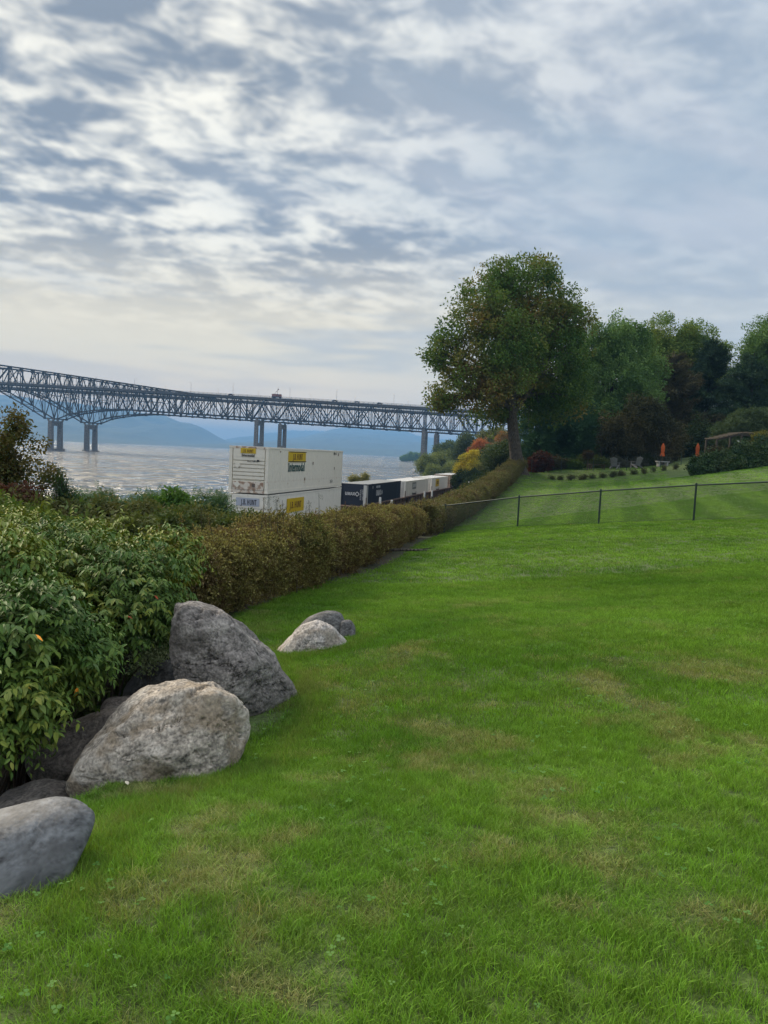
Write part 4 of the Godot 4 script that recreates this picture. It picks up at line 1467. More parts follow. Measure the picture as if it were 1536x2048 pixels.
func adirondack(at: Vector3, turn: float, label: String, wood: Material) -> void:
	var o := thing("garden_chair", label, "chair", at, turn, "grey garden chairs on the terrace")
	for k in 5:
		var g := Geo.new()
		g.box(Transform3D(Basis(Vector3.RIGHT, 0.16), Vector3(0, 0.38 - 0.024 * k, 0.25 - k * 0.13)), Vector3(0.56, 0.03, 0.115))
		part(o, "seat_slat", g.mesh(), wood)
	for k in 5:
		var g := Geo.new()
		var x := (k - 2) * 0.125
		var top := 1.12 - 0.05 * absf(k - 2.0)
		g.bar(Vector3(x * 0.85, 0.25, -0.22), Vector3(x * 1.1, top, -0.58), 0.11, 0.025)
		part(o, "back_slat", g.mesh(), wood)
	for s in [-1, 1]:
		var g := Geo.new()
		g.block(Vector3(s * 0.36, 0.62, 0.0), Vector3(0.15, 0.03, 0.8))
		part(o, "armrest", g.mesh(), wood)
		g = Geo.new()
		g.block(Vector3(s * 0.32, 0.3, 0.3), Vector3(0.04, 0.62, 0.12))
		part(o, "leg", g.mesh(), wood)
		g = Geo.new()
		g.bar(Vector3(s * 0.3, 0.4, 0.32), Vector3(s * 0.3, 0.04, -0.62), 0.04, 0.12)
		part(o, "leg", g.mesh(), wood)


func folded_parasol(at: Vector3, h: float, label: String) -> void:
	var o := thing("parasol", label, "parasol", at, 0.0, "folded orange parasols")
	var g := Geo.new()
	g.tube([Vector3.ZERO, Vector3(0, h, 0)], [0.03, 0.025], 7)
	part(o, "pole", g.mesh(), paint(lin(0.15, 0.1, 0.06), 0.6))
	g = Geo.new()
	g.lathe(Vector3.ZERO, [Vector2(0.25, 0.0), Vector2(0.24, 0.1), Vector2(0.05, 0.14)], 12)
	part(o, "base", g.mesh(), paint(lin(0.05, 0.05, 0.05), 0.8))
	g = Geo.new()
	var pts := []
	var prof := [[-1.22, 0.08], [-1.16, 0.19], [-1.05, 0.17], [-0.85, 0.11], [-0.75, 0.13], [-0.35, 0.145], [-0.14, 0.10], [-0.1, 0.08], [0.06, 0.02]]
	var rings := []
	for q in prof:
		var r := []
		for k in 24:
			var a := TAU * k / 24.0
			var rr: float = q[1] * (1.0 + (0.28 if k % 3 == 0 else -0.12))
			r.append(Vector3(cos(a) * rr, h + q[0], sin(a) * rr))
		rings.append(r)
	for i in rings.size() - 1:
		for k in 24:
			var c: Vector3 = rings[i][k] * Vector3(1, 0, 1)
			g.quad(rings[i][k], rings[i][(k + 1) % 24], rings[i + 1][(k + 1) % 24], rings[i + 1][k], c + UP * 0.1)
	part(o, "canopy", g.mesh(), paint(lin(0.52, 0.105, 0.02), 0.8))


func pergola() -> void:
	var o := thing("pergola", "long weathered pergola on the rise behind the shrubbery", "pergola", on(31.0, -66.5))
	var wood := paint(lin(0.05, 0.043, 0.035), 0.9)
	var b := o.position
	var line := [Vector3(28.1, 4.15, -66.4), Vector3(30.1, 4.72, -66.2), Vector3(32.4, 4.72, -66.0), Vector3(35.0, 4.75, -66.0), Vector3(37.5, 4.8, -66.0)]
	for k in line.size():
		for back in [0.0, -2.2]:
			var p: Vector3 = line[k] + Vector3(0, 0, back) - b
			var g := Geo.new()
			var foot := H(line[k].x, line[k].z + back) - b.y
			g.block(Vector3(p.x, (p.y + foot) * 0.5 - 0.1, p.z), Vector3(0.13, p.y - foot + 0.2, 0.13))
			part(o, "post", g.mesh(), wood)
			if k < line.size() - 1:
				g = Geo.new()
				g.bar(p, line[k + 1] + Vector3(0, 0.0, back) - b, 0.12, 0.16)
				part(o, "beam", g.mesh(), wood)
	for k in 22:
		var t := k / 21.0 * (line.size() - 1.001)
		var p: Vector3 = line[int(t)].lerp(line[int(t) + 1], t - int(t)) - b + UP * 0.13
		var g := Geo.new()
		g.block(p + Vector3(0, 0, -1.1), Vector3(0.06, 0.1, 2.9))
		part(o, "rafter", g.mesh(), wood)
	var w := thing("garden_wall", "low pale wall along the foot of the pergola", "wall", on(31.0, -65.6))
	var g := Geo.new()
	for k in 12:
		var x := 28.3 + k * 0.78
		var h := H(x, -65.6)
		g = Geo.new()
		g.block(Vector3(x, h + 0.3 + 0.02 * (k % 3), -65.6 + 0.01 * (k % 2)) - w.position, Vector3(0.76, 0.75, 0.3))
		part(w, "stone_block", g.mesh(), paint(lin(0.4, 0.39, 0.36).darkened(0.08 * (k % 3)), 0.9))
	var s := thing("garden_ornament", "slim white stone ornament standing before the pergola", "ornament", on(29.3, -65.0))
	g = Geo.new()
	g.lathe(Vector3.ZERO, [Vector2(0.26, 0.3), Vector2(0.24, 0.75), Vector2(0.14, 0.8), Vector2(0.12, 1.0), Vector2(0.22, 1.2), Vector2(0.2, 1.5), Vector2(0.12, 1.62), Vector2(0.13, 1.78), Vector2(0.02, 1.88)], 12)
	part(s, "body", g.mesh(), paint(lin(0.6, 0.59, 0.56), 0.7))
	g = Geo.new()
	g.block(Vector3(0, 0.15, 0), Vector3(0.6, 0.34, 0.6))
	part(s, "plinth", g.mesh(), paint(lin(0.5, 0.49, 0.46), 0.8))


func pavilion() -> void:
	var o := thing("pavilion", "dark-roofed garden building beyond the pergola at the right edge", "building", on(41.0, -80.0))
	var f := 0.6
	var y := 5.3 - o.position.y
	var wall := paint(lin(0.16, 0.15, 0.135), 0.9)
	var tile := grain(paint(Color.WHITE, 0.85), noise_tex(71, 0.05, [[0.2, lin(0.02, 0.021, 0.024)], [0.8, lin(0.045, 0.045, 0.05)]]), 0.6)
	var g := Geo.new()
	g.block(Vector3(0, y * 0.5 - 1.2, 0), Vector3(7.4, y + 2.0, 5.0))
	part(o, "wall", g.mesh(), wall)
	for s in [-1, 1]:
		g = Geo.new()
		g.quad(Vector3(-5.0, y - 0.5, s * 3.4), Vector3(5.0, y - 0.5, s * 3.4), Vector3(4.2, y + 1.0, 0), Vector3(-4.2, y + 1.0, 0), Vector3(0, 1, s))
		g.quad(Vector3(-5.0, y - 0.66, s * 3.4), Vector3(5.0, y - 0.66, s * 3.4), Vector3(4.2, y + 0.85, 0), Vector3(-4.2, y + 0.85, 0), Vector3(0, -1, -s))
		g.quad(Vector3(-5.0, y - 0.66, s * 3.4), Vector3(5.0, y - 0.66, s * 3.4), Vector3(5.0, y - 0.5, s * 3.4), Vector3(-5.0, y - 0.5, s * 3.4), Vector3(0, 0, s))
		g.quad(Vector3(s * 5.0, y - 0.5, -3.4), Vector3(s * 5.0, y - 0.5, 3.4), Vector3(s * 4.2, y + 1.0, 0), Vector3(s * 4.2, y + 0.99, -0.01), Vector3(s, 0.3, 0))
		part(o, "roof", g.mesh(), tile)
	for k in 5:
		g = Geo.new()
		g.block(Vector3(-3.0 + k * 1.4, y - 1.55, 2.52), Vector3(1.1, 1.2, 0.08))
		var w := part(o, "window", g.mesh(), paint(lin(0.5, 0.5, 0.5), 0.6))
		g = Geo.new()
		g.block(Vector3(-3.0 + k * 1.4, y - 1.55, 2.57), Vector3(0.95, 1.05, 0.03))
		part(w, "pane", g.mesh(), paint(lin(0.06, 0.08, 0.1), 0.06))


# ------------------------------------------------------------------ hedges
func hedge(called: String, label: String, line: Array, height: float, depth: float, per_m: float, mesh: Mesh, size: float, pal: Array, wob: float) -> void:
	var o := thing(called, label, "hedge", on(line[0].x, line[0].y))
	var where := []
	var tint := []
	var stems := Geo.new()
	for i in line.size() - 1:
		var a: Vector2 = line[i]
		var b: Vector2 = line[i + 1]
		var d := (b - a).normalized()
		var nrm := Vector2(-d.y, d.x)     # away from the lawn
		if nrm.x > 0.0:
			nrm = -nrm
		var len := a.distance_to(b)
		for k in int(len * per_m):
			var q := a + d * rng.randf() * len
			# the rounded box of the hedge: face, top and back, thinning inwards
			var u := rng.randf()
			var bulge := (noise_b.get_noise_2d(q.x * 70, q.y * 70) + 0.6 * noise_a.get_noise_2d(q.x * 95, q.y * 95 + 30)) * wob
			var hh := height * (1.0 + bulge * 0.55 + 0.10 * noise_a.get_noise_2d(q.x * 160, q.y * 160))
			var across: float
			var up: float
			if u < 0.52:
				up = pow(rng.randf(), 0.8) * hh
				across = 0.14 + 0.32 * pow(rng.randf(), 1.6) - 0.16 * sin(PI * clampf(up / hh, 0.0, 1.0)) - bulge * 0.5
				across += 0.25 * pow(clampf(up / hh - 0.75, 0.0, 1.0) * 4.0, 2.0) + 0.12 * (1.0 - up / hh)
			else:
				across = rnd(0.05, 1.0) * depth - bulge * 0.4
				up = hh * (1.0 - 0.22 * pow(absf(across / depth - 0.5) * 2.0, 3.0)) - 0.22 * pow(rng.randf(), 1.8)
			q += nrm * across
			var p := on(q.x, q.y) - o.position
			p.y = (H(a.x + d.x * d.dot(q - a), a.y + d.y * d.dot(q - a)) - o.position.y) + up
			if noise_a.get_noise_3d(p.x * 150, p.y * 150, p.z * 150) < -0.42:
				continue
			where.append(Transform3D(frame(UP * 0.9 + rdir() * 0.8 + Vector3(-nrm.x, 0, -nrm.y) * 0.5, rdir()).scaled(Vector3.ONE * size * rnd(0.7, 1.3)), p))
			var c := pick(pal, p + o.position, 28.0)
			tint.append(c)
		# stray shoots that stand above the clipped top
		for k in int(len * 5.0 * wob):
			var q := a + d * rng.randf() * len + nrm * rnd(0.1, depth)
			var p := on(q.x, q.y) - o.position
			p.y = H(a.x + d.x * d.dot(q - a), a.y + d.y * d.dot(q - a)) - o.position.y + height * 0.95
			var sway := (UP + rdir() * 0.3) * rnd(0.1, 0.38)
			stems.tube([p, p + sway], [0.006, 0.003], 4, false)
			for e in 4:
				where.append(Transform3D(frame(sway + rdir() * 0.1, rdir()).scaled(Vector3.ONE * size * rnd(0.3, 0.6)), p + sway * (0.35 + e * 0.22)))
				tint.append(pick(pal, q.x * Vector3.ONE + p, 60.0))
		for k in int(len * 5.0):
			var q := a + d * rng.randf() * len + nrm * rnd(0.25, depth * 0.8)
			var p := on(q.x, q.y, -0.1) - o.position
			for s in 3:
				stems.tube(curve_pts(p, p + Vector3(rnd(-0.35, 0.35), height * rnd(0.55, 0.98), rnd(-0.35, 0.35)), Vector3(rnd(-0.06, 0.06), 0, rnd(-0.06, 0.06)), 2), [0.016, 0.012, 0.004], 4, false)
	mass(o, "foliage", mesh, M.leaf, where, tint)
	part(o, "stems", stems.mesh(), M.twig).set_meta("kind", "stuff")


func twig_spray(n: int, r: float, l: float, w: float) -> ArrayMesh:
	var g := Geo.new()
	for s in 5:
		var d := (UP * 0.8 + rdir() * 0.75).normalized()
		g.col = Color(0.5, 0.42, 0.4)
		g.bar(-d * r * 0.5, d * r, 0.004, 0.004)
		for i in n / 5:
			var t := rnd(-0.4, 1.0)
			g.col = grey(rnd(0.7, 1.25))
			leaf_at(g, d * r * t, frame(d * 0.6 + rdir(), UP * 0.5 + rdir()), l * rnd(0.7, 1.2), w * rnd(0.8, 1.2))
	return g.mesh()


func build_hedges() -> void:
	var tw := twig_spray(40, 0.15, 0.034, 0.02)
	var tw2 := twig_spray(40, 0.2, 0.06, 0.036)
	var near_pal := [Color(0.183, 0.213, 0.057), Color(0.268, 0.219, 0.081), Color(0.305, 0.294, 0.092), Color(0.220, 0.150, 0.076), Color(0.342, 0.306, 0.109)]
	var far_pal := [Color(0.125, 0.119, 0.044), Color(0.194, 0.169, 0.075), Color(0.150, 0.163, 0.050), Color(0.225, 0.188, 0.090), Color(0.138, 0.100, 0.056)]
	hedge("hedge", "brownish-olive shaggy hedge along the lawn, from behind the boulders to the fence end", [Vector2(-2.45, -8.9), Vector2(-1.84, -10.5), Vector2(-1.36, -13), Vector2(-0.04, -18), Vector2(1.1, -26), Vector2(1.7, -29.5)], 1.02, 1.5, 470.0, tw, 1.0, near_pal, 0.55)
	hedge("hedge", "clipped tan-brown hedge running from the fence end up to the maple", [Vector2(2.05, -30.5), Vector2(2.65, -33.5), Vector2(6.83, -50), Vector2(13.4, -73.5)], 1.15, 1.5, 300.0, tw2, 1.0, far_pal, 0.45)
	# a bleached branch under the hedge and an old beam at its head
	var b := thing("fallen_branch", "bleached fallen branch lying on the bare strip under the hedge", "branch", on(0.75, -21.2, 0.05), 0.4)
	var g := Geo.new()
	g.tube(curve_pts(Vector3(-0.7, 0.02, 0), Vector3(0.9, 0.0, 0.1), Vector3(0, 0.02, 0.1), 5), taper(0.05, 0.02, 5), 7)
	part(b, "stem", g.mesh(), M.bark)
	g = Geo.new()
	g.tube([Vector3(0.2, 0.03, 0.05), Vector3(0.6, 0.12, 0.35)], [0.02, 0.006], 5)
	part(b, "twig", g.mesh(), M.bark)
	b = thing("timber_beam", "old brown timber beam lying in the brush behind the hedge's head", "beam", Vector3(-3.35, 0.34, -12.0), 0.15)
	g = Geo.new()
	g.block(Vector3.ZERO, Vector3(0.5, 0.08, 0.12))
	part(b, "beam", g.mesh(), M.bark)
	g = Geo.new()
	g.block(Vector3(0.1, -0.9, 0), Vector3(0.09, 1.75, 0.09))
	part(b, "post", g.mesh(), M.bark)


# ------------------------------------------------------------------ the wild bank
func pinnate(n: int, l: float) -> ArrayMesh:
	var g := Geo.new()
	for s in 7:
		var a := TAU * s / 7.0 + rnd(-0.3, 0.3)
		var d := Vector3(cos(a), rnd(0.1, 0.7), sin(a)).normalized()
		var pts := curve_pts(Vector3.ZERO, d * l, UP * 0.1 * l, 5)
		for k in n:
			var t := (k + 1.0) / n
			var p: Vector3 = pts[int(t * 4.99)].lerp(pts[int(t * 4.99) + 1], t * 4.99 - int(t * 4.99))
			var side := d.cross(UP).normalized() * (1 if k % 2 else -1)
			g.col = grey(rnd(0.8, 1.15))
			leaf_at(g, p, frame(side + d * 0.35 - UP * 0.35, UP), l * 0.26, l * 0.075)
	return g.mesh()


func build_bank_plants() -> void:
	var leafy_s := spray(26, 0.2, 0.085, 0.048, 0.7)
	var broad := spray(16, 0.24, 0.13, 0.08, 0.5)
	var pin := pinnate(14, 0.34)
	var small := spray(24, 0.16, 0.05, 0.028)
	var gp := [Color(0.043, 0.096, 0.020), Color(0.080, 0.133, 0.029), Color(0.145, 0.174, 0.041)]
	bush("bramble", "yellow-green bramble thicket behind the leafy shrubs, left end", [[-4.36, 0.15, -9.5, 0.5], [-3.94, 0.1, -10.0, 0.48], [-4.66, 0.2, -9.0, 0.5], [-5.2, 0.1, -9.6, 0.7]], 2600, leafy_s, M.leaf, gp, 0.9, -0.5)
	bush("bramble", "bramble thicket between the leafy shrub and the hedge's head", [[-3.69, 0.05, -11.0, 0.48], [-3.36, 0.0, -12.0, 0.48], [-3.1, -0.25, -10.6, 0.5]], 2200, leafy_s, M.leaf, [Color(0.065, 0.096, 0.026), Color(0.116, 0.131, 0.041)], 0.9, -0.5)
	bush("bramble", "farther bramble thicket below the sumacs, olive green", [[-5.55, 0.1, -13.0, 0.5], [-5.16, 0.02, -14.0, 0.5], [-4.34, -0.02, -14.0, 0.5], [-6.2, 0.0, -12.6, 0.6]], 2400, leafy_s, M.leaf, [Color(0.065, 0.102, 0.029), Color(0.109, 0.123, 0.041), Color(0.145, 0.131, 0.051)], 0.9, -0.45)
	bush("bramble", "bramble thicket at the foot of the double-stacked containers", [[-3.77, -0.1, -15.0, 0.48], [-3.5, -0.2, -16.0, 0.45], [-2.9, -0.25, -14.6, 0.45], [-3.0, -0.4, -17.4, 0.5]], 2200, leafy_s, M.leaf, [Color(0.065, 0.102, 0.029), Color(0.123, 0.131, 0.043)], 0.9, -0.45)
	for q in [[[[-6.82, -0.25, -19.0, 0.5], [-6.26, -0.3, -19.0, 0.48], [-6.5, -0.9, -18.8, 0.6]], "sumac clump with feathery leaves, leftmost against the water"], [[[-5.94, -0.25, -20.0, 0.5], [-5.6, -0.6, -20.0, 0.6]], "grey-green sumac clump, middle of the row before the river"], [[[-5.32, -0.4, -22.0, 0.55], [-4.75, -0.45, -22.0, 0.55], [-5.0, -0.9, -21.6, 0.6]], "sumac clump with feathery leaves just left of the lower white container"], [[[-7.04, -0.2, -18.0, 0.45], [-7.4, -0.4, -17.6, 0.5]], "low sumac clump beside the reddish bush"]]:
		bush("sumac", q[1], q[0], 330, pin, M.leaf, [Color(0.058, 0.123, 0.043), Color(0.109, 0.181, 0.080)], 1.0, -0.5)
	bush("bush", "rounded bright green leafy bush among the sumacs before the river", [[-5.4, 0.02, -19.6, 0.36], [-5.2, -0.25, -19.4, 0.36]], 700, broad, M.leaf, [Color(0.058, 0.131, 0.022), Color(0.087, 0.174, 0.029)], 0.7, -0.5)
	# the small ragged tree at the left edge
	var lobes := [[-6.85, 1.64, -14.0, 0.4], [-6.58, 1.23, -14.0, 0.42], [-6.21, 0.85, -14.0, 0.3], [-6.94, 0.89, -14.0, 0.45], [-7.52, 1.41, -14.5, 0.6], [-7.34, 0.6, -14.0, 0.56]]
	var o := thing("small_tree", "small ragged tree with browning leaves at the left edge before the river", "tree", on(-7.1, -14.2))
	limbs(o, lobes, Vector3(-7.0, 0.3, -14.1), 0.055, M.twig, Vector3.ZERO, 3)
	crown(o, "crown", lobes, 1350, leafy_s, M.leaf, [Color(0.075, 0.087, 0.026), Color(0.125, 0.098, 0.034), Color(0.062, 0.098, 0.024), Color(0.150, 0.140, 0.048)], 0.8, 0.05, 150.0)
	bush("red_bush", "dark reddish bush under the ragged small tree at the left edge", [[-5.89, 0.5, -13.0, 0.34], [-6.18, 0.4, -13.0, 0.36], [-6.48, 0.3, -13.0, 0.36]], 800, leafy_s, M.leaf, [Color(0.072, 0.058, 0.029), Color(0.116, 0.041, 0.029), Color(0.087, 0.072, 0.029)], 0.8, -0.25)
	bush("bush", "green bush below the reddish one at the left edge", [[-6.4, 0.05, -12.2, 0.5], [-5.7, 0.05, -12.4, 0.42], [-7.0, 0.1, -12.4, 0.5]], 1500, leafy_s, M.leaf, gp, 0.9, -0.4)
	bush("bush", "thin-leaved bush with dark pinnate sprays right of the reddish bush", [[-5.62, 0.78, -13.4, 0.16], [-5.58, 0.55, -13.4, 0.2], [-5.4, 0.25, -13.4, 0.26]], 60, pin, M.leaf, [Color(0.029, 0.065, 0.022), Color(0.043, 0.087, 0.029)], 0.55, -0.6)
	bush("weed_bush", "pale yellow-flowered weed clump at the water's edge above the navy container", [[-3.8, -1.55, -92.0, 0.6], [-2.5, -1.4, -92.0, 0.6], [-3.1, -2.2, -92.0, 0.9], [-3.1, -3.6, -92, 1.2]], 900, leafy_s, M.leaf, [Color(0.174, 0.189, 0.058), Color(0.362, 0.319, 0.116)], 1.3, -0.3)
	for q in [["dark green thicket hiding the tail of the train", [[11.12, -1.5, -112.0, 1.2], [12.33, -1.17, -110.0, 1.2], [10.69, -2.1, -115.0, 0.9], [12.81, -1.47, -105.0, 1.0], [12.2, -2.4, -108, 1.4]], [Color(0.016, 0.034, 0.013), Color(0.03, 0.052, 0.018)]], ["dark bushes behind the white-topped stakes", [[13.1, -0.67, -95.0, 0.95], [13.84, -0.2, -90.0, 0.9], [13.99, 0.08, -84.0, 0.8], [12.04, -1.56, -96.0, 0.8]], [Color(0.018, 0.036, 0.014), Color(0.036, 0.056, 0.02)]], ["yellow-green brush under the yellow autumn tree", [[15.2, -0.6, -118.0, 1.3], [16.6, 0.0, -112.0, 1.2], [14.6, -1.5, -112.0, 1.2]], [Color(0.05, 0.066, 0.02), Color(0.1, 0.1, 0.03)]]]:
		bush("thicket", q[0], q[1], 1500, spray(20, 0.4, 0.2, 0.12), M.leaf, q[2], 1.0, -0.4)
	# low growth carpeting the bank as one mass
	var where := []
	var tint := []
	for k in 26000:
		var z := -rnd(0.0, 1.0)
		z = -6.0 - 100.0 * z * z
		var e := edge_x(z) - 0.9
		var t := track_x(z) + 3.2
		if t > e:
			continue
		var x := lerpf(e, t, pow(rng.randf(), 1.2))
		var p := on(x, z, rnd(0.0, 0.5) * (0.6 + noise_b.get_noise_2d(x * 60, z * 60)))
		where.append(Transform3D(Basis(rdir(), rnd(0, TAU)).scaled(Vector3.ONE * rnd(0.7, 1.6) * (1.0 + -z * 0.008)), p))
		tint.append(pick([Color(0.03, 0.06, 0.015), Color(0.055, 0.075, 0.02), Color(0.085, 0.08, 0.03)], p, 50.0))
	for k in 6000:
		var z := -rnd(12.0, 110.0)
		var x := track_x(z) - rnd(3.5, 10.0)
		var p := on(x, z, rnd(0.0, 0.5))
		where.append(Transform3D(Basis(rdir(), rnd(0, TAU)).scaled(Vector3.ONE * rnd(1.0, 2.2)), p))
		tint.append(pick([Color(0.03, 0.055, 0.018), Color(0.07, 0.08, 0.025)], p, 50.0))
	var um := mass(self, "undergrowth", leafy_s, M.leaf, where, tint)
	um.set_meta("label", "low weeds and brambles covering the railway bank")
	# tall weed stalks before the containers
	var q := [[-1.82, 0.85, -12.5], [-1.73, 0.77, -12.5], [-1.08, 0.85, -14.0], [-1.31, 0.7, -14.0], [-1.97, 0.79, -12.0], [-1.42, 0.67, -13.0], [-1.63, 0.75, -13.0], [-0.96, 0.51, -15.0], [-2.6, 0.7, -11.4]]
	for k in q.size():
		var x: float = q[k][0]
		var z: float = q[k][2]
		var s := thing("weed_stalk", "thin leafy weed stalk before the white containers, " + ["before the lower container's end corner", "close right of the end corner", "tallest, below the long side's middle", "left of the tallest one", "leftmost, before the lower door end", "left of the yellow plate", "before the corner post", "rightmost and shortest", "left of the door end over the brambles"][k], "weed", on(x, z), 0.0, "weed stalks before the containers")
		var h: float = q[k][1] - s.position.y
		var g := Geo.new()
		var lean := Vector3(rnd(-0.12, 0.12), h, rnd(-0.1, 0.1))
		g.tube(curve_pts(Vector3.ZERO, lean, Vector3(rnd(-0.04, 0.04), 0, 0), 4), taper(0.008, 0.003, 4), 5, false)
		part(s, "stem", g.mesh(), M.twig)
		var w2 := []
		var t2 := []
		for i in 34:
			var t := rnd(0.35, 1.0)
			w2.append(Transform3D(Basis(rdir(), rnd(0, TAU)).scaled(Vector3.ONE * rnd(0.15, 0.36)), lean * t + rdir() * 0.03))
			t2.append(Color(0.05, 0.075, 0.025).lerp(Color(0.07, 0.06, 0.035), rng.randf()))
		mass(s, "leaves", small, M.leaf, w2, t2)


# ------------------------------------------------------------------ boulders
# outline: the silhouette in metres right and up of `at`, facing the lawn; faces: planes [right, up, towards, distance]
func boulder(label: String, at: Vector3, outline: Array, faces: Array, sharp: float, res: int, rough: float, mat: Material, base: Color, vein: Color, stain: Color) -> void:
	var o := thing("boulder", label, "boulder", at, 0.0)
	var to := Vector3(-at.x, 0, -at.z).normalized()
	var right := UP.cross(to).normalized()
	var normals: Array[Vector3] = []
	var ds := PackedFloat32Array()
	var area := 0.0
	for i in outline.size():
		var a: Vector2 = outline[i]
		var b: Vector2 = outline[(i + 1) % outline.size()]
		area += a.cross(b)
	for i in outline.size():
		var a: Vector2 = outline[i]
		var b: Vector2 = outline[(i + 1) % outline.size()]
		var n2 := Vector2(b.y - a.y, a.x - b.x).normalized() * signf(area)
		var d := n2.dot(a)
		normals.append(right * n2.x + UP * n2.y)
		ds.append(maxf(d, 0.03))
	for f in faces:
		normals.append((right * f[0] + UP * f[1] + to * f[2]).normalized())
		ds.append(f[3])
	# break the block along random flat faces, as quarried and frost-split stone has
	var dice := RandomNumberGenerator.new()
	dice.seed = int(absf(at.x * 1000.0)) + 11
	var skin := PackedVector3Array()
	for q in 400:
		var d := Vector3(dice.randfn(), dice.randfn(), dice.randfn()).normalized()
		var s := 0.0
		for k in ds.size():
			var t := normals[k].dot(d)
			if t > 0.0:
				s += pow(t / ds[k], sharp)
		skin.append(d * pow(s, -1.0 / sharp))
	if sharp > 9.5:
		for q in 26:
			var d := Vector3(dice.randfn(), dice.randfn(), dice.randfn()).normalized()
			if d.dot(to) < 0.3:
				d = (d + to * 1.1).normalized()
			var far := 0.0
			for p in skin:
				far = maxf(far, p.dot(d))
			normals.append(d)
			ds.append(far * dice.randf_range(0.90, 0.975))
	var v := PackedVector3Array()
	var c := PackedColorArray()
	var idx := PackedInt32Array()
	var nn := fractal(int(at.x * 100) + 7, 3, 1.0, 0.45)
	var fine := fractal(int(at.x * 70) + 5, 5, 1.0, 0.6)
	var ridged := fractal(int(at.z * 90) + 3, 4, 1.0, 0.5)
	ridged.fractal_type = FastNoiseLite.FRACTAL_RIDGED
	var cells := FastNoiseLite.new()
	cells.seed = int(at.x * 50) + 2
	cells.noise_type = FastNoiseLite.TYPE_CELLULAR
	cells.frequency = 1.0
	cells.cellular_return_type = FastNoiseLite.RETURN_DISTANCE2_SUB
	cells.domain_warp_enabled = true
	cells.domain_warp_amplitude = 0.35
	cells.domain_warp_frequency = 1.2
	for face in 6:
		var ax := [Vector3.RIGHT, Vector3.LEFT, UP, Vector3.DOWN, Vector3.BACK, Vector3.FORWARD][face] as Vector3
		var bx := Vector3(ax.y, ax.z, ax.x)
		var cx := ax.cross(bx)
		var start := v.size()
		for j in res + 1:
			for i in res + 1:
				var d := (ax + bx * tan((float(i) / res - 0.5) * PI * 0.5) + cx * tan((float(j) / res - 0.5) * PI * 0.5)).normalized()
				var s := 0.0
				for k in ds.size():
					var q := normals[k].dot(d)
					if q > 0.0:
						s += pow(q / ds[k], sharp)
				var r := pow(s, -1.0 / sharp)
				var p := d * r
				var w := p + at
				var n1 := nn.get_noise_3d(w.x * 2.2, w.y * 2.2, w.z * 2.2)
				var n2 := ridged.get_noise_3d(w.x * 3.0 + n1, w.y * 3.0, w.z * 3.0)
				var n3 := nn.get_noise_3d(w.x * 11.0, w.y * 11.0, w.z * 11.0)
				p += d * rough * (n1 * 1.2 - smoothstep(0.72, 0.95, n2) * 0.45 - (1.0 - smoothstep(-0.99, -0.90, cells.get_noise_3d(w.x * 1.4 + w.y * 0.6, w.y * 2.3 - w.x * 0.5, w.z * 1.4))) * 0.75 + n3 * 0.16 + fine.get_noise_3d(w.x * 18.0, w.y * 18.0, w.z * 18.0) * 0.11)
				v.append(p)
				var streak := fine.get_noise_3d(w.x * 9.0 + w.y * 4.0, w.y * 26.0 - w.x * 9.0, w.z * 9.0)
				var col := base * (1.0 + 0.45 * n3 + 0.95 * streak + 0.8 * fine.get_noise_3d(w.x * 45.0, w.y * 45.0, w.z * 45.0))
				col = mixc(col, vein, smoothstep(0.0, 0.42, fine.get_noise_3d(w.x * 2.6 + 9.0, w.y * 4.0 + w.x, w.z * 2.6)) * 0.85)
				col = mixc(col, stain, smoothstep(0.0, 0.38, fine.get_noise_3d(w.x * 2.2 - 4.0, w.y * 3.0, w.z * 2.2 + 7.0)) * 0.75)
				c.append(col)
		for j in res:
			for i in res:
				var k := start + j * (res + 1) + i
				idx.append_array([k, k + 1, k + res + 1, k + 1, k + res + 2, k + res + 1])
	var st := SurfaceTool.new()
	st.begin(Mesh.PRIMITIVE_TRIANGLES)
	for k in v.size():
		st.set_color(c[k])
		st.set_smooth_group(0)
		st.add_vertex(v[k])
	for k in range(0, idx.size(), 3):
		var a := v[idx[k]]
		if (v[idx[k + 2]] - a).cross(v[idx[k + 1]] - a).dot(a) > 0.0:
			st.add_index(idx[k]); st.add_index(idx[k + 1]); st.add_index(idx[k + 2])
		else:
			st.add_index(idx[k]); st.add_index(idx[k + 2]); st.add_index(idx[k + 1])
	st.generate_normals()
	part(o, "stone", st.commit(), mat)


func scaled(px: Array, k: float) -> Array:
	var r := []
	for p in px:
		r.append(p * k)
	return r


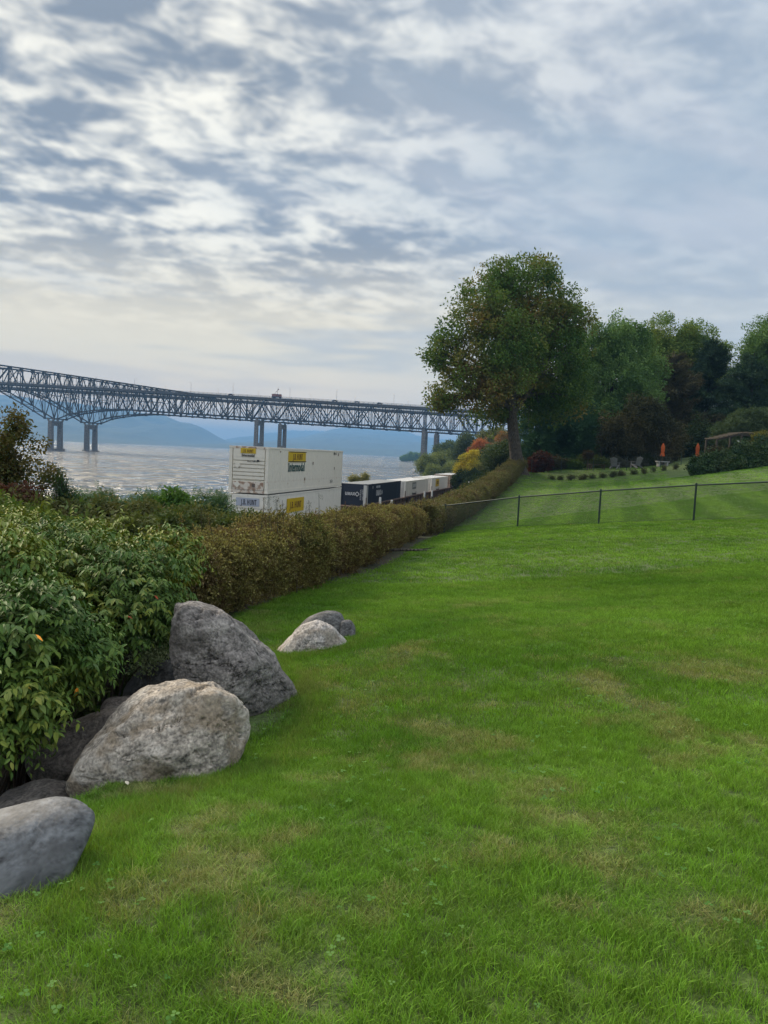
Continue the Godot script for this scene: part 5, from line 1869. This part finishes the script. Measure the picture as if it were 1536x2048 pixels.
func build_rocks() -> void:
	var rock := grain(paint(Color.WHITE, 0.88, 0.0, true), noise_tex(81, 0.02, [[0.15, grey(0.55)], [0.5, grey(0.85)], [0.85, grey(1.0)]], 6, 1024), 1.8, bump_tex(82, 0.03, 7.0, 6, 1024), 0.7, true)
	var smooth := grain(paint(Color.WHITE, 0.7, 0.0, true), noise_tex(83, 0.012, [[0.2, grey(0.8)], [0.8, grey(1.0)]], 5), 1.5, bump_tex(84, 0.03, 3.0, 5), 0.7, true)
	var k := 0.00401
	boulder("large upright grey boulder, tallest of the group, leaning to a point at its left", Vector3(-1.18, -0.16, -6.2), scaled([Vector2(-120, 122), Vector2(-63, 119), Vector2(-10, 101), Vector2(35, 67), Vector2(83, 7), Vector2(137, -44), Vector2(135, -84), Vector2(95, -110), Vector2(50, -140), Vector2(-65, -165), Vector2(-100, -75), Vector2(-126, 15), Vector2(-128, 85)], k),
		[[-0.42, 0.18, 0.89, 0.36], [0.30, 0.62, 0.72, 0.33], [0.62, 0.05, 0.78, 0.34], [0.05, -0.25, 0.97, 0.42], [0, 0.5, -0.86, 0.34], [-0.5, 0, -0.86, 0.4], [0.6, 0.2, -0.77, 0.36]], 44.0, 108, 0.05, rock, Color(0.232, 0.210, 0.192), Color(0.445, 0.411, 0.371), Color(0.139, 0.124, 0.109))
	k = 0.00304
	boulder("broad pale grey boulder in front of the upright one, humped, with tan streaks", Vector3(-1.3, -0.31, -4.7), scaled([Vector2(-212, -92), Vector2(-170, -22), Vector2(-115, 50), Vector2(-40, 105), Vector2(40, 126), Vector2(100, 122), Vector2(155, 95), Vector2(177, 60), Vector2(184, 20), Vector2(165, -25), Vector2(90, -80), Vector2(-30, -120), Vector2(-170, -135)], k),
		[[-0.25, 0.72, 0.65, 0.27], [-0.12, 0.15, 0.98, 0.31], [0.72, 0.12, 0.68, 0.40], [0.35, 0.5, 0.79, 0.335], [-0.5, -0.1, 0.86, 0.40], [0, 0.4, -0.9, 0.36], [-0.6, 0.1, -0.8, 0.4], [0.6, 0.1, -0.8, 0.4]], 40.0, 110, 0.045, rock, Color(0.418, 0.367, 0.301), Color(0.668, 0.604, 0.512), Color(0.297, 0.228, 0.147))
	k = 0.00225
	boulder("smooth blue-grey boulder cut by the picture's left edge, lowest of the group", Vector3(-1.33, -0.06, -2.92), scaled([Vector2(-190, -170), Vector2(-215, 40), Vector2(-120, 72), Vector2(-55, 86), Vector2(0, 97), Vector2(70, 98), Vector2(110, 82), Vector2(128, 60), Vector2(92, 15), Vector2(50, -30), Vector2(0, -82), Vector2(-60, -125)], k),
		[[0.0, 0.8, 0.6, 0.175], [0.1, 0.2, 0.97, 0.22], [0.7, 0.35, 0.6, 0.235], [0, 0.5, -0.86, 0.24], [-0.6, 0, -0.8, 0.3], [0.6, 0.1, -0.8, 0.24]], 9.0, 54, 0.009, smooth, Color(0.121, 0.127, 0.132), Color(0.156, 0.162, 0.165), Color(0.098, 0.102, 0.104))
	k = 0.0059
	boulder("small pale grey pointed boulder on the lawn before the dark one", Vector3(-0.62, -0.45, -8.2), scaled([Vector2(-84, -30), Vector2(-40, 23), Vector2(-8, 38), Vector2(25, 20), Vector2(54, -9), Vector2(62, -36), Vector2(10, -55), Vector2(-60, -45)], k),
		[[-0.5, 0.5, 0.7, 0.155], [0.5, 0.45, 0.74, 0.15], [0, 0.1, 1, 0.2], [0, 0.4, -0.9, 0.2]], 34.0, 44, 0.025, rock, Color(0.464, 0.429, 0.391), Color(0.668, 0.621, 0.569), Color(0.353, 0.298, 0.228))
	k = 0.00575
	boulder("dark slate boulder behind the small pale pointed one", Vector3(-0.60, -0.45, -8.95), scaled([Vector2(-66, -20), Vector2(-37, 18), Vector2(0, 33), Vector2(26, 30), Vector2(39, 6), Vector2(44, -38), Vector2(-60, -48)], k),
		[[0, 0.7, 0.7, 0.17], [0.3, 0.1, 0.95, 0.22], [0, 0.5, -0.86, 0.2]], 11.0, 36, 0.02, rock, Color(0.139, 0.140, 0.135), Color(0.260, 0.254, 0.245), Color(0.093, 0.091, 0.089))
	boulder("little dark boulder leaning on the right of the slate one", Vector3(-0.37, -0.47, -8.9), scaled([Vector2(-12, 18), Vector2(8, 22), Vector2(19, 6), Vector2(16, -36), Vector2(-16, -36)], k),
		[[0.2, 0.5, 0.8, 0.1], [0, 0.4, -0.9, 0.1]], 9.0, 26, 0.015, rock, Color(0.130, 0.128, 0.126), Color(0.223, 0.219, 0.212), Color(0.093, 0.088, 0.082))
	k = 0.00414
	boulder("dark boulder behind the broad pale one, touching the upright one", Vector3(-1.9, -0.42, -6.5), scaled([Vector2(-64, -35), Vector2(-24, 22), Vector2(34, 37), Vector2(52, 26), Vector2(46, -60), Vector2(-60, -65)], k),
		[[0, 0.5, 0.86, 0.2], [-0.4, 0.2, 0.9, 0.2], [0, 0.4, -0.9, 0.2]], 10.0, 32, 0.02, rock, Color(0.093, 0.091, 0.086), Color(0.158, 0.154, 0.147), Color(0.065, 0.063, 0.059))
	boulder("pale slab edge showing between the dark boulder and the upright one", Vector3(-1.72, -0.46, -6.62), scaled([Vector2(-14, -40), Vector2(-6, 18), Vector2(6, 24), Vector2(14, -45)], k),
		[[0, 0.3, 0.95, 0.1], [0, 0.4, -0.9, 0.1]], 12.0, 24, 0.012, rock, Color(0.408, 0.394, 0.375), Color(0.501, 0.481, 0.456), Color(0.353, 0.333, 0.310))
	k = 0.00388
	boulder("flat brown-grey boulder half under the leafy shrub", Vector3(-1.98, -0.52, -5.95), scaled([Vector2(-48, 0), Vector2(-34, 20), Vector2(38, 20), Vector2(72, 6), Vector2(40, -40), Vector2(-46, -42)], k),
		[[0, 0.75, 0.66, 0.11], [0, 0.1, 1, 0.17], [0, 0.4, -0.9, 0.2]], 10.0, 30, 0.018, rock, Color(0.195, 0.166, 0.143), Color(0.279, 0.245, 0.212), Color(0.148, 0.123, 0.098))
	k = 0.00349
	boulder("long dark brown-grey boulder left behind the broad pale one, under the shrub's skirt", Vector3(-2.08, -0.54, -5.35), scaled([Vector2(-112, -40), Vector2(-86, -6), Vector2(-16, 32), Vector2(84, 62), Vector2(108, 34), Vector2(60, -75), Vector2(-90, -88)], k),
		[[-0.1, 0.72, 0.68, 0.12], [0, 0.05, 1, 0.22], [0, 0.4, -0.9, 0.25]], 10.0, 36, 0.025, rock, Color(0.167, 0.145, 0.124), Color(0.242, 0.210, 0.179), Color(0.111, 0.096, 0.082))
	boulder("dark boulder lowest in the hollow behind the smooth and the broad pale boulders", Vector3(-2.02, -0.62, -4.5), scaled([Vector2(-80, -40), Vector2(-50, 18), Vector2(20, 36), Vector2(80, 10), Vector2(70, -60), Vector2(-70, -70)], k),
		[[0, 0.7, 0.7, 0.13], [0, 0, 1, 0.2], [0, 0.4, -0.9, 0.2]], 9.0, 28, 0.02, rock, Color(0.111, 0.098, 0.085), Color(0.158, 0.140, 0.122), Color(0.084, 0.074, 0.065))


# ------------------------------------------------------------------ leafy shrubs in front
func big_leaf(fold: float, curl: float) -> ArrayMesh:
	var g := Geo.new()
	var t := [0.0, 0.12, 0.32, 0.55, 0.78, 1.0]
	var w := [0.015, 0.13, 0.205, 0.195, 0.11, 0.0]
	for k in 5:
		for s in [-1, 1]:
			var a := Vector3(0, t[k], -curl * t[k] * t[k])
			var b := Vector3(0, t[k + 1], -curl * t[k + 1] * t[k + 1])
			var c := Vector3(s * w[k], t[k], a.z + fold * w[k])
			var d := Vector3(s * w[k + 1], t[k + 1], b.z + fold * w[k + 1])
			var n := Vector3(-s * fold, 0.3 * curl, 1.0).normalized()
			g.smooth(a, c, d, n, n, n)
			if k < 4:
				g.smooth(a, d, b, n, n, n)
	return g.mesh()


func leafy_shrub(label: String, lobes: Array, n: int, size: float, pal: Array, single: int, odd: Array) -> void:
	var c := Vector3(lobes[0][0], 0, lobes[0][2])
	var o := thing("leafy_shrub", label, "shrub", on(c.x, c.z), 0.0)
	var meshes := [big_leaf(0.35, 0.22), big_leaf(0.2, 0.34), big_leaf(0.5, 0.12)]
	var all := []
	var eye := Vector3(0, 1.6, 0)
	var total := 0.0
	for l in lobes:
		total += l[3] * l[3]
	for l in lobes:
		var ctr := Vector3(l[0], l[1], l[2])
		# leaves sit along shoots that grow outwards and arch over
		for i in int(n * l[3] * l[3] / total / 9.0):
			var d := rdir()
			var rough := 1.0 + 0.40 * noise_b.get_noise_3d(ctr.x * 50 + d.x * 120, ctr.y * 50 + d.y * 120, ctr.z * 50 + d.z * 120) + 0.22 * noise_a.get_noise_3d(d.x * 420 + ctr.x * 30, d.y * 420, d.z * 420)
			var depth := pow(rng.randf(), 0.30)
			var q: Vector3 = ctr + d * l[3] * rough * depth
			if noise_a.get_noise_3d(q.x * 240, q.y * 240, q.z * 240) < -0.40:
				continue
			var shoot := (d * 0.7 + UP * 0.35 + rdir() * 0.8).normalized()
			var side := shoot.cross(UP).normalized()
			var sl := rnd(0.12, 0.24)
			var size_here: float = size * rnd(0.75, 1.2)
			for e in 9:
				var t := (e + rng.randf() * 0.5) / 9.0
				var p := q + shoot * sl * (t - 0.4) + Vector3(0, -0.30 * sl * t * t, 0)
				var hand := side * (1.0 if e % 2 else -1.0)
				var y := hand * 0.75 + shoot * 0.6 + Vector3(0, -0.55 - 0.4 * rng.randf(), 0) + rdir() * 0.35
				var z := UP * 0.9 + d * 0.45 + rdir() * 0.35
				var s: float = size_here * rnd(0.65, 1.15) * (1.0 - 0.35 * maxf(t - 0.6, 0.0))
				var seen: float = depth * 0.8 + d.dot((eye - p).normalized()) * 0.6 + s / size * 0.35 + rng.randf() * 0.3 - p.distance_to(eye) * 0.12
				all.append([seen, Transform3D(frame(y, z).scaled(Vector3.ONE * s), p - o.position), p])
	all.sort_custom(func(a, b): return a[0] > b[0])
	var mats := []
	for k in 7:
		var t := k / 6.0 * (pal.size() - 1.001)
		var m := leafy(0.6, 0.45)
		m.vertex_color_use_as_albedo = false
		var cc: Color = (pal[int(t)] as Color).lerp(pal[int(t) + 1], t - int(t))
		m.albedo_color = cc.linear_to_srgb()
		mats.append(m)
	for k in odd.size():
		var m := leafy(0.5, 0.25)
		m.vertex_color_use_as_albedo = false
		m.albedo_color = (odd[k] as Color).linear_to_srgb()
		mats.append(m)
	var where := [[], [], []]
	var tint := [[], [], []]
	for k in all.size():
		if k < single:
			var mi := int(clampf(3.5 + 5.5 * noise_b.get_noise_3d(all[k][2].x * 60, all[k][2].y * 60, all[k][2].z * 60) + rnd(-1.2, 1.2), 0, 6.9))
			if odd.size() and k % 97 < odd.size():
				mi = 7 + k % 97
			part(o, "leaf", meshes[k % 3], mats[mi], all[k][1])
		else:
			where[k % 3].append(all[k][1])
			tint[k % 3].append(pick(pal, all[k][2], 60.0))
	for k in 3:
		mass(o, "foliage", meshes[k], M.waxy, where[k], tint[k])
	var g := Geo.new()
	for l in lobes:
		for k in 7:
			var e: Vector3 = Vector3(l[0], l[1], l[2]) + rdir() * l[3] * 0.85 - o.position
			var f := Vector3(l[0] * 0.5 + c.x * 0.5 + rnd(-0.2, 0.2), 0, l[2] * 0.5 + c.z * 0.5 + rnd(-0.2, 0.2))
			f += Vector3(-0.35, 0, -0.55)
			f.y = H(f.x, f.z) - 0.1
			g.tube(curve_pts(f - o.position, e, UP * 0.15, 4), taper(0.014, 0.003, 4), 5, false)
	part(o, "stems", g.mesh(), M.twig).set_meta("kind", "stuff")


func build_shrubs() -> void:
	var pal := [Color(0.038, 0.093, 0.020), Color(0.070, 0.141, 0.025), Color(0.124, 0.191, 0.031), Color(0.244, 0.260, 0.039)]
	leafy_shrub("glossy green leafy shrub overhanging the boulders at the left edge", [[-2.24, -0.04, -4.7, 0.30], [-2.27, 0.33, -4.95, 0.38], [-2.16, 0.12, -5.35, 0.32], [-2.76, 0.58, -5.7, 0.36], [-2.8, 0.14, -5.0, 0.44], [-2.58, -0.08, -4.85, 0.32]], 26000, 0.06, pal, 290, [Color(1.143, 0.416, 0.027), Color(0.545, 0.354, 0.042)])
	leafy_shrub("dark glossy leafy shrub behind, between the upright boulder and the hedge", [[-2.15, 0.3, -6.4, 0.44], [-2.05, 0.4, -6.8, 0.4], [-2.55, 0.45, -6.7, 0.42], [-2.12, 0.5, -7.6, 0.34], [-1.92, 0.16, -6.5, 0.24], [-3.03, 0.45, -7.0, 0.42], [-2.7, 0.2, -7.6, 0.45]], 27000, 0.059, [Color(0.036, 0.083, 0.019), Color(0.060, 0.124, 0.025), Color(0.099, 0.166, 0.027), Color(0.231, 0.239, 0.031)], 290, [Color(0.598, 0.083, 0.027)])
	leafy_shrub("yellower leafy shrub at the left edge behind the overhanging one", [[-3.3, 0.55, -6.6, 0.45], [-3.5, 0.45, -7.6, 0.5], [-3.0, 0.4, -8.2, 0.42], [-3.9, 0.5, -7.0, 0.5]], 17000, 0.059, [Color(0.083, 0.136, 0.020), Color(0.150, 0.197, 0.027), Color(0.272, 0.270, 0.042)], 200, [])
	var small := spray(24, 0.16, 0.05, 0.028)
	bush("variegated_plant", "small cream-variegated plant in the gap left of the upright boulder", [[-1.86, -0.1, -6.35, 0.12], [-1.92, -0.2, -6.3, 0.1]], 60, small, M.leaf, [Color(0.145, 0.203, 0.072), Color(0.435, 0.478, 0.290)], 0.5, -0.7, "", 90.0, "plant", 0.005)
	var lf := thing("fallen_leaf", "single pale fallen leaf on the grass before the broad boulder", "leaf", on(-1.36, -4.2, 0.03), 0.6)
	lf.rotation.x = -PI * 0.42
	part(lf, "blade", big_leaf(0.3, 0.2), paint(lin(0.55, 0.5, 0.38), 0.7), Transform3D(Basis().scaled(Vector3.ONE * 0.05), Vector3.ZERO))


# ------------------------------------------------------------------ chain-link fence across the lawn
func build_fence() -> void:
	var green := paint(lin(0.012, 0.03, 0.022), 0.5)
	var o := thing("chain_link_fence", "dark green chain-link fence crossing the lawn from the hedge to the right edge", "fence", on(5.39, -31.0))
	var xs := [1.35, 2.65, 5.39, 7.97, 10.55, 13.4, 16.2]
	var zs := [-34.7, -33.5, -31.0, -28.6, -26.3, -23.9, -21.6]
	var tops := []
	var feet := []
	for k in xs.size():
		var f := on(xs[k], zs[k]) - o.position
		feet.append(f)
		tops.append(f + UP * 1.22)
		var g := Geo.new()
		g.tube([f - UP * 0.2, f + UP * 1.24], [0.036, 0.036], 9)
		var p := part(o, "post", g.mesh(), green)
		g = Geo.new()
		g.lathe(f + UP * 1.22, [Vector2(0.045, 0.0), Vector2(0.045, 0.03), Vector2(0.03, 0.06), Vector2(0.005, 0.075)], 9)
		part(p, "cap", g.mesh(), green)
	for k in xs.size() - 1:
		var g := Geo.new()
		g.tube([tops[k], tops[k + 1]], [0.026, 0.026], 8)
		part(o, "top_rail", g.mesh(), green)
		g = Geo.new()
		var a: Vector3 = feet[k]
		var b: Vector3 = feet[k + 1]
		var len := a.distance_to(b)
		var pitch := 0.068
		var h := 1.16
		var n := int((len + h) / pitch)
		var point := func(s: float, y: float) -> Vector3:
			return a.lerp(b, s / len) + UP * (0.03 + y)
		for i in n:
			var s0 := -h + i * pitch
			var y0 := maxf(0.0, -s0)
			var y1 := minf(h, len - s0)
			if y1 > y0:
				var off := (b - a).normalized().cross(UP) * 0.004
				g.tube([point.call(s0 + y0, y0) + off, point.call(s0 + y1, y1) + off], [0.0042, 0.0042], 3, false)
				g.tube([point.call(len - s0 - y0, y0) - off, point.call(len - s0 - y1, y1) - off], [0.0042, 0.0042], 3, false)
		g.tube([a + UP * 0.06, b + UP * 0.06], [0.004, 0.004], 4, false)
		part(o, "wire_mesh", g.mesh(), green).set_meta("kind", "stuff")


# ------------------------------------------------------------------ grass
func tuft(n: int, r: float, h: float, w: float, lay: float, hay := 0.25) -> ArrayMesh:
	var g := Geo.new()
	for i in n:
		var a := rnd(0, TAU)
		var at := Vector3(cos(a), 0, sin(a)) * r * sqrt(rng.randf())
		var lean := Vector3(rnd(-1, 1), 0, rnd(-1, 1)) * lay
		var hh := h * rnd(0.45, 1.15)
		var side := Vector3(cos(a * 3.1), 0, sin(a * 3.1)) * w * rnd(0.6, 1.1)
		var m := at + (UP * 0.6 + lean * 0.35) * hh
		var e := at + (UP * 0.95 + lean) * hh
		var f := side.cross(UP).normalized() + UP * 0.6
		var k := rng.randf()
		g.col = grey(rnd(0.5, 1.4)) if k > hay else (Color(1.5, 1.08, 2.2) if k > hay * 0.5 else Color(1.9, 1.15, 3.2) * rnd(0.7, 1.1))
		g.tri(at - side * 0.5, at + side * 0.5, m + side * 0.4, f)
		g.tri(at - side * 0.5, m + side * 0.4, m - side * 0.4, f)
		g.tri(m - side * 0.4, m + side * 0.4, e, f)
	return g.mesh()


func build_grass() -> void:
	var m := leafy(0.75, 0.8)
	m.metallic_specular = 0.3
	var sets := [[0.0, 5.5, 25000, tuft(26, 0.045, 0.042, 0.0026, 0.9, 0.40)], [5.0, 15.0, 62000, tuft(28, 0.085, 0.046, 0.0045, 0.85, 0.34)], [14.0, 38.0, 62000, tuft(28, 0.16, 0.045, 0.009, 0.8, 0.2)], [37.0, 76.0, 60000, tuft(28, 0.24, 0.04, 0.013, 0.8, 0.15)]]
	for s in sets:
		var where := []
		var tint := []
		var lo: float = s[0]
		var hi: float = s[1]
		for k in int(s[2]):
			var d := sqrt(rnd(lo * lo, hi * hi))
			var x := d * rnd(-0.62, 0.62) + rnd(-1.0, 1.0)
			var z := -d + 0.4
			if x < edge_x(z) + bare_strip(z) + rnd(-0.12, 0.06):
				continue
			if z > -6.9 and z < -5.4 and x < -0.75 - 0.1 * rnd(-1, 1):
				continue
			if d > 60.0 and x > 22.0 + (d - 60.0) * 0.3:
				continue
			var p := on(x, z, -0.006)
			var dry := dryness(x, z)
			var b := Basis(UP, rnd(0, TAU))
			var sc := rnd(0.75, 1.25) * (1.0 + 0.5 * noise_a.get_noise_2d(x * 130, z * 130)) * (1.0 - 0.3 * dry)
			where.append(Transform3D(b.scaled(Vector3(1, clampf(sc, 0.5, 1.6), 1) * rnd(0.85, 1.15)), p))
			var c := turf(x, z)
			if rng.randf() < dry * 0.55:
				c = c.lerp(STRAW * 1.15, 0.7)
			elif rng.randf() < 0.12:
				c = c.lerp(Color(0.13, 0.2, 0.05), 0.6)
			tint.append(c * rnd(0.62, 1.4))
		var o := mass(self, "grass", s[3], m, where, tint)
		o.set_meta("label", "mown lawn grass")
	# the mower cannot reach the feet of the boulders: longer grass there
	var long := tuft(16, 0.05, 0.085, 0.0034, 0.6)
	var foot := [Vector2(-0.98, -2.45), Vector2(-1.16, -3.4), Vector2(-1.0, -4.15), Vector2(-0.58, -4.62), Vector2(-0.52, -5.4), Vector2(-0.5, -6.0), Vector2(-0.66, -6.8), Vector2(-1.0, -7.8), Vector2(-0.75, -7.95), Vector2(-0.3, -7.98), Vector2(-0.12, -8.6)]
	var where_l := []
	var tint_l := []
	for k in 2600:
		var i := rng.randi_range(0, foot.size() - 2)
		var q: Vector2 = (foot[i] as Vector2).lerp(foot[i + 1], rng.randf()) + Vector2(rng.randfn(), rng.randfn()) * 0.07
		where_l.append(Transform3D(Basis(UP, rnd(0, TAU)).scaled(Vector3(1, rnd(0.5, 1.2), 1)), on(q.x, q.y, -0.01)))
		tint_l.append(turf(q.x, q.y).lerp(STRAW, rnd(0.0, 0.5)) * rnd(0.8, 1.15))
	mass(self, "grass", long, m, where_l, tint_l).set_meta("label", "longer unmown grass at the feet of the boulders")
	# clover and plantain among the blades
	var g := Geo.new()
	for k in 3:
		var a := TAU * k / 3.0
		var c := Vector3(cos(a), 0.0, sin(a)) * 0.0068
		for q in 6:
			var b0 := TAU * q / 6.0
			var b1 := TAU * (q + 1) / 6.0
			g.tri(c + UP * 0.004, c + Vector3(cos(b0) * 0.0055, 0.004, sin(b0) * 0.0055), c + Vector3(cos(b1) * 0.0055, 0.004, sin(b1) * 0.0055), UP)
	var where := []
	var tint := []
	for k in 1600:
		var d := sqrt(rnd(1.5, 90.0))
		var x := d * rnd(-0.5, 0.6)
		var z := -d
		if x < edge_x(z) + 0.1 or noise_b.get_noise_2d(x * 75 + 33, z * 75) < 0.06:
			continue
		where.append(Transform3D(Basis(UP, rnd(0, TAU)).rotated(rdir(), rnd(0, 0.5)).scaled(Vector3.ONE * rnd(0.7, 1.5)), on(x, z, rnd(0.02, 0.045))))
		tint.append(Color(0.06, 0.15, 0.03).lerp(Color(0.12, 0.22, 0.06), rng.randf()))
	var cm := leafy(0.9, 0.5)
	cm.metallic_specular = 0.15
	var cl := mass(self, "clover", g.mesh(), cm, where, tint)
	cl.set_meta("label", "clover leaves scattered through the near lawn")
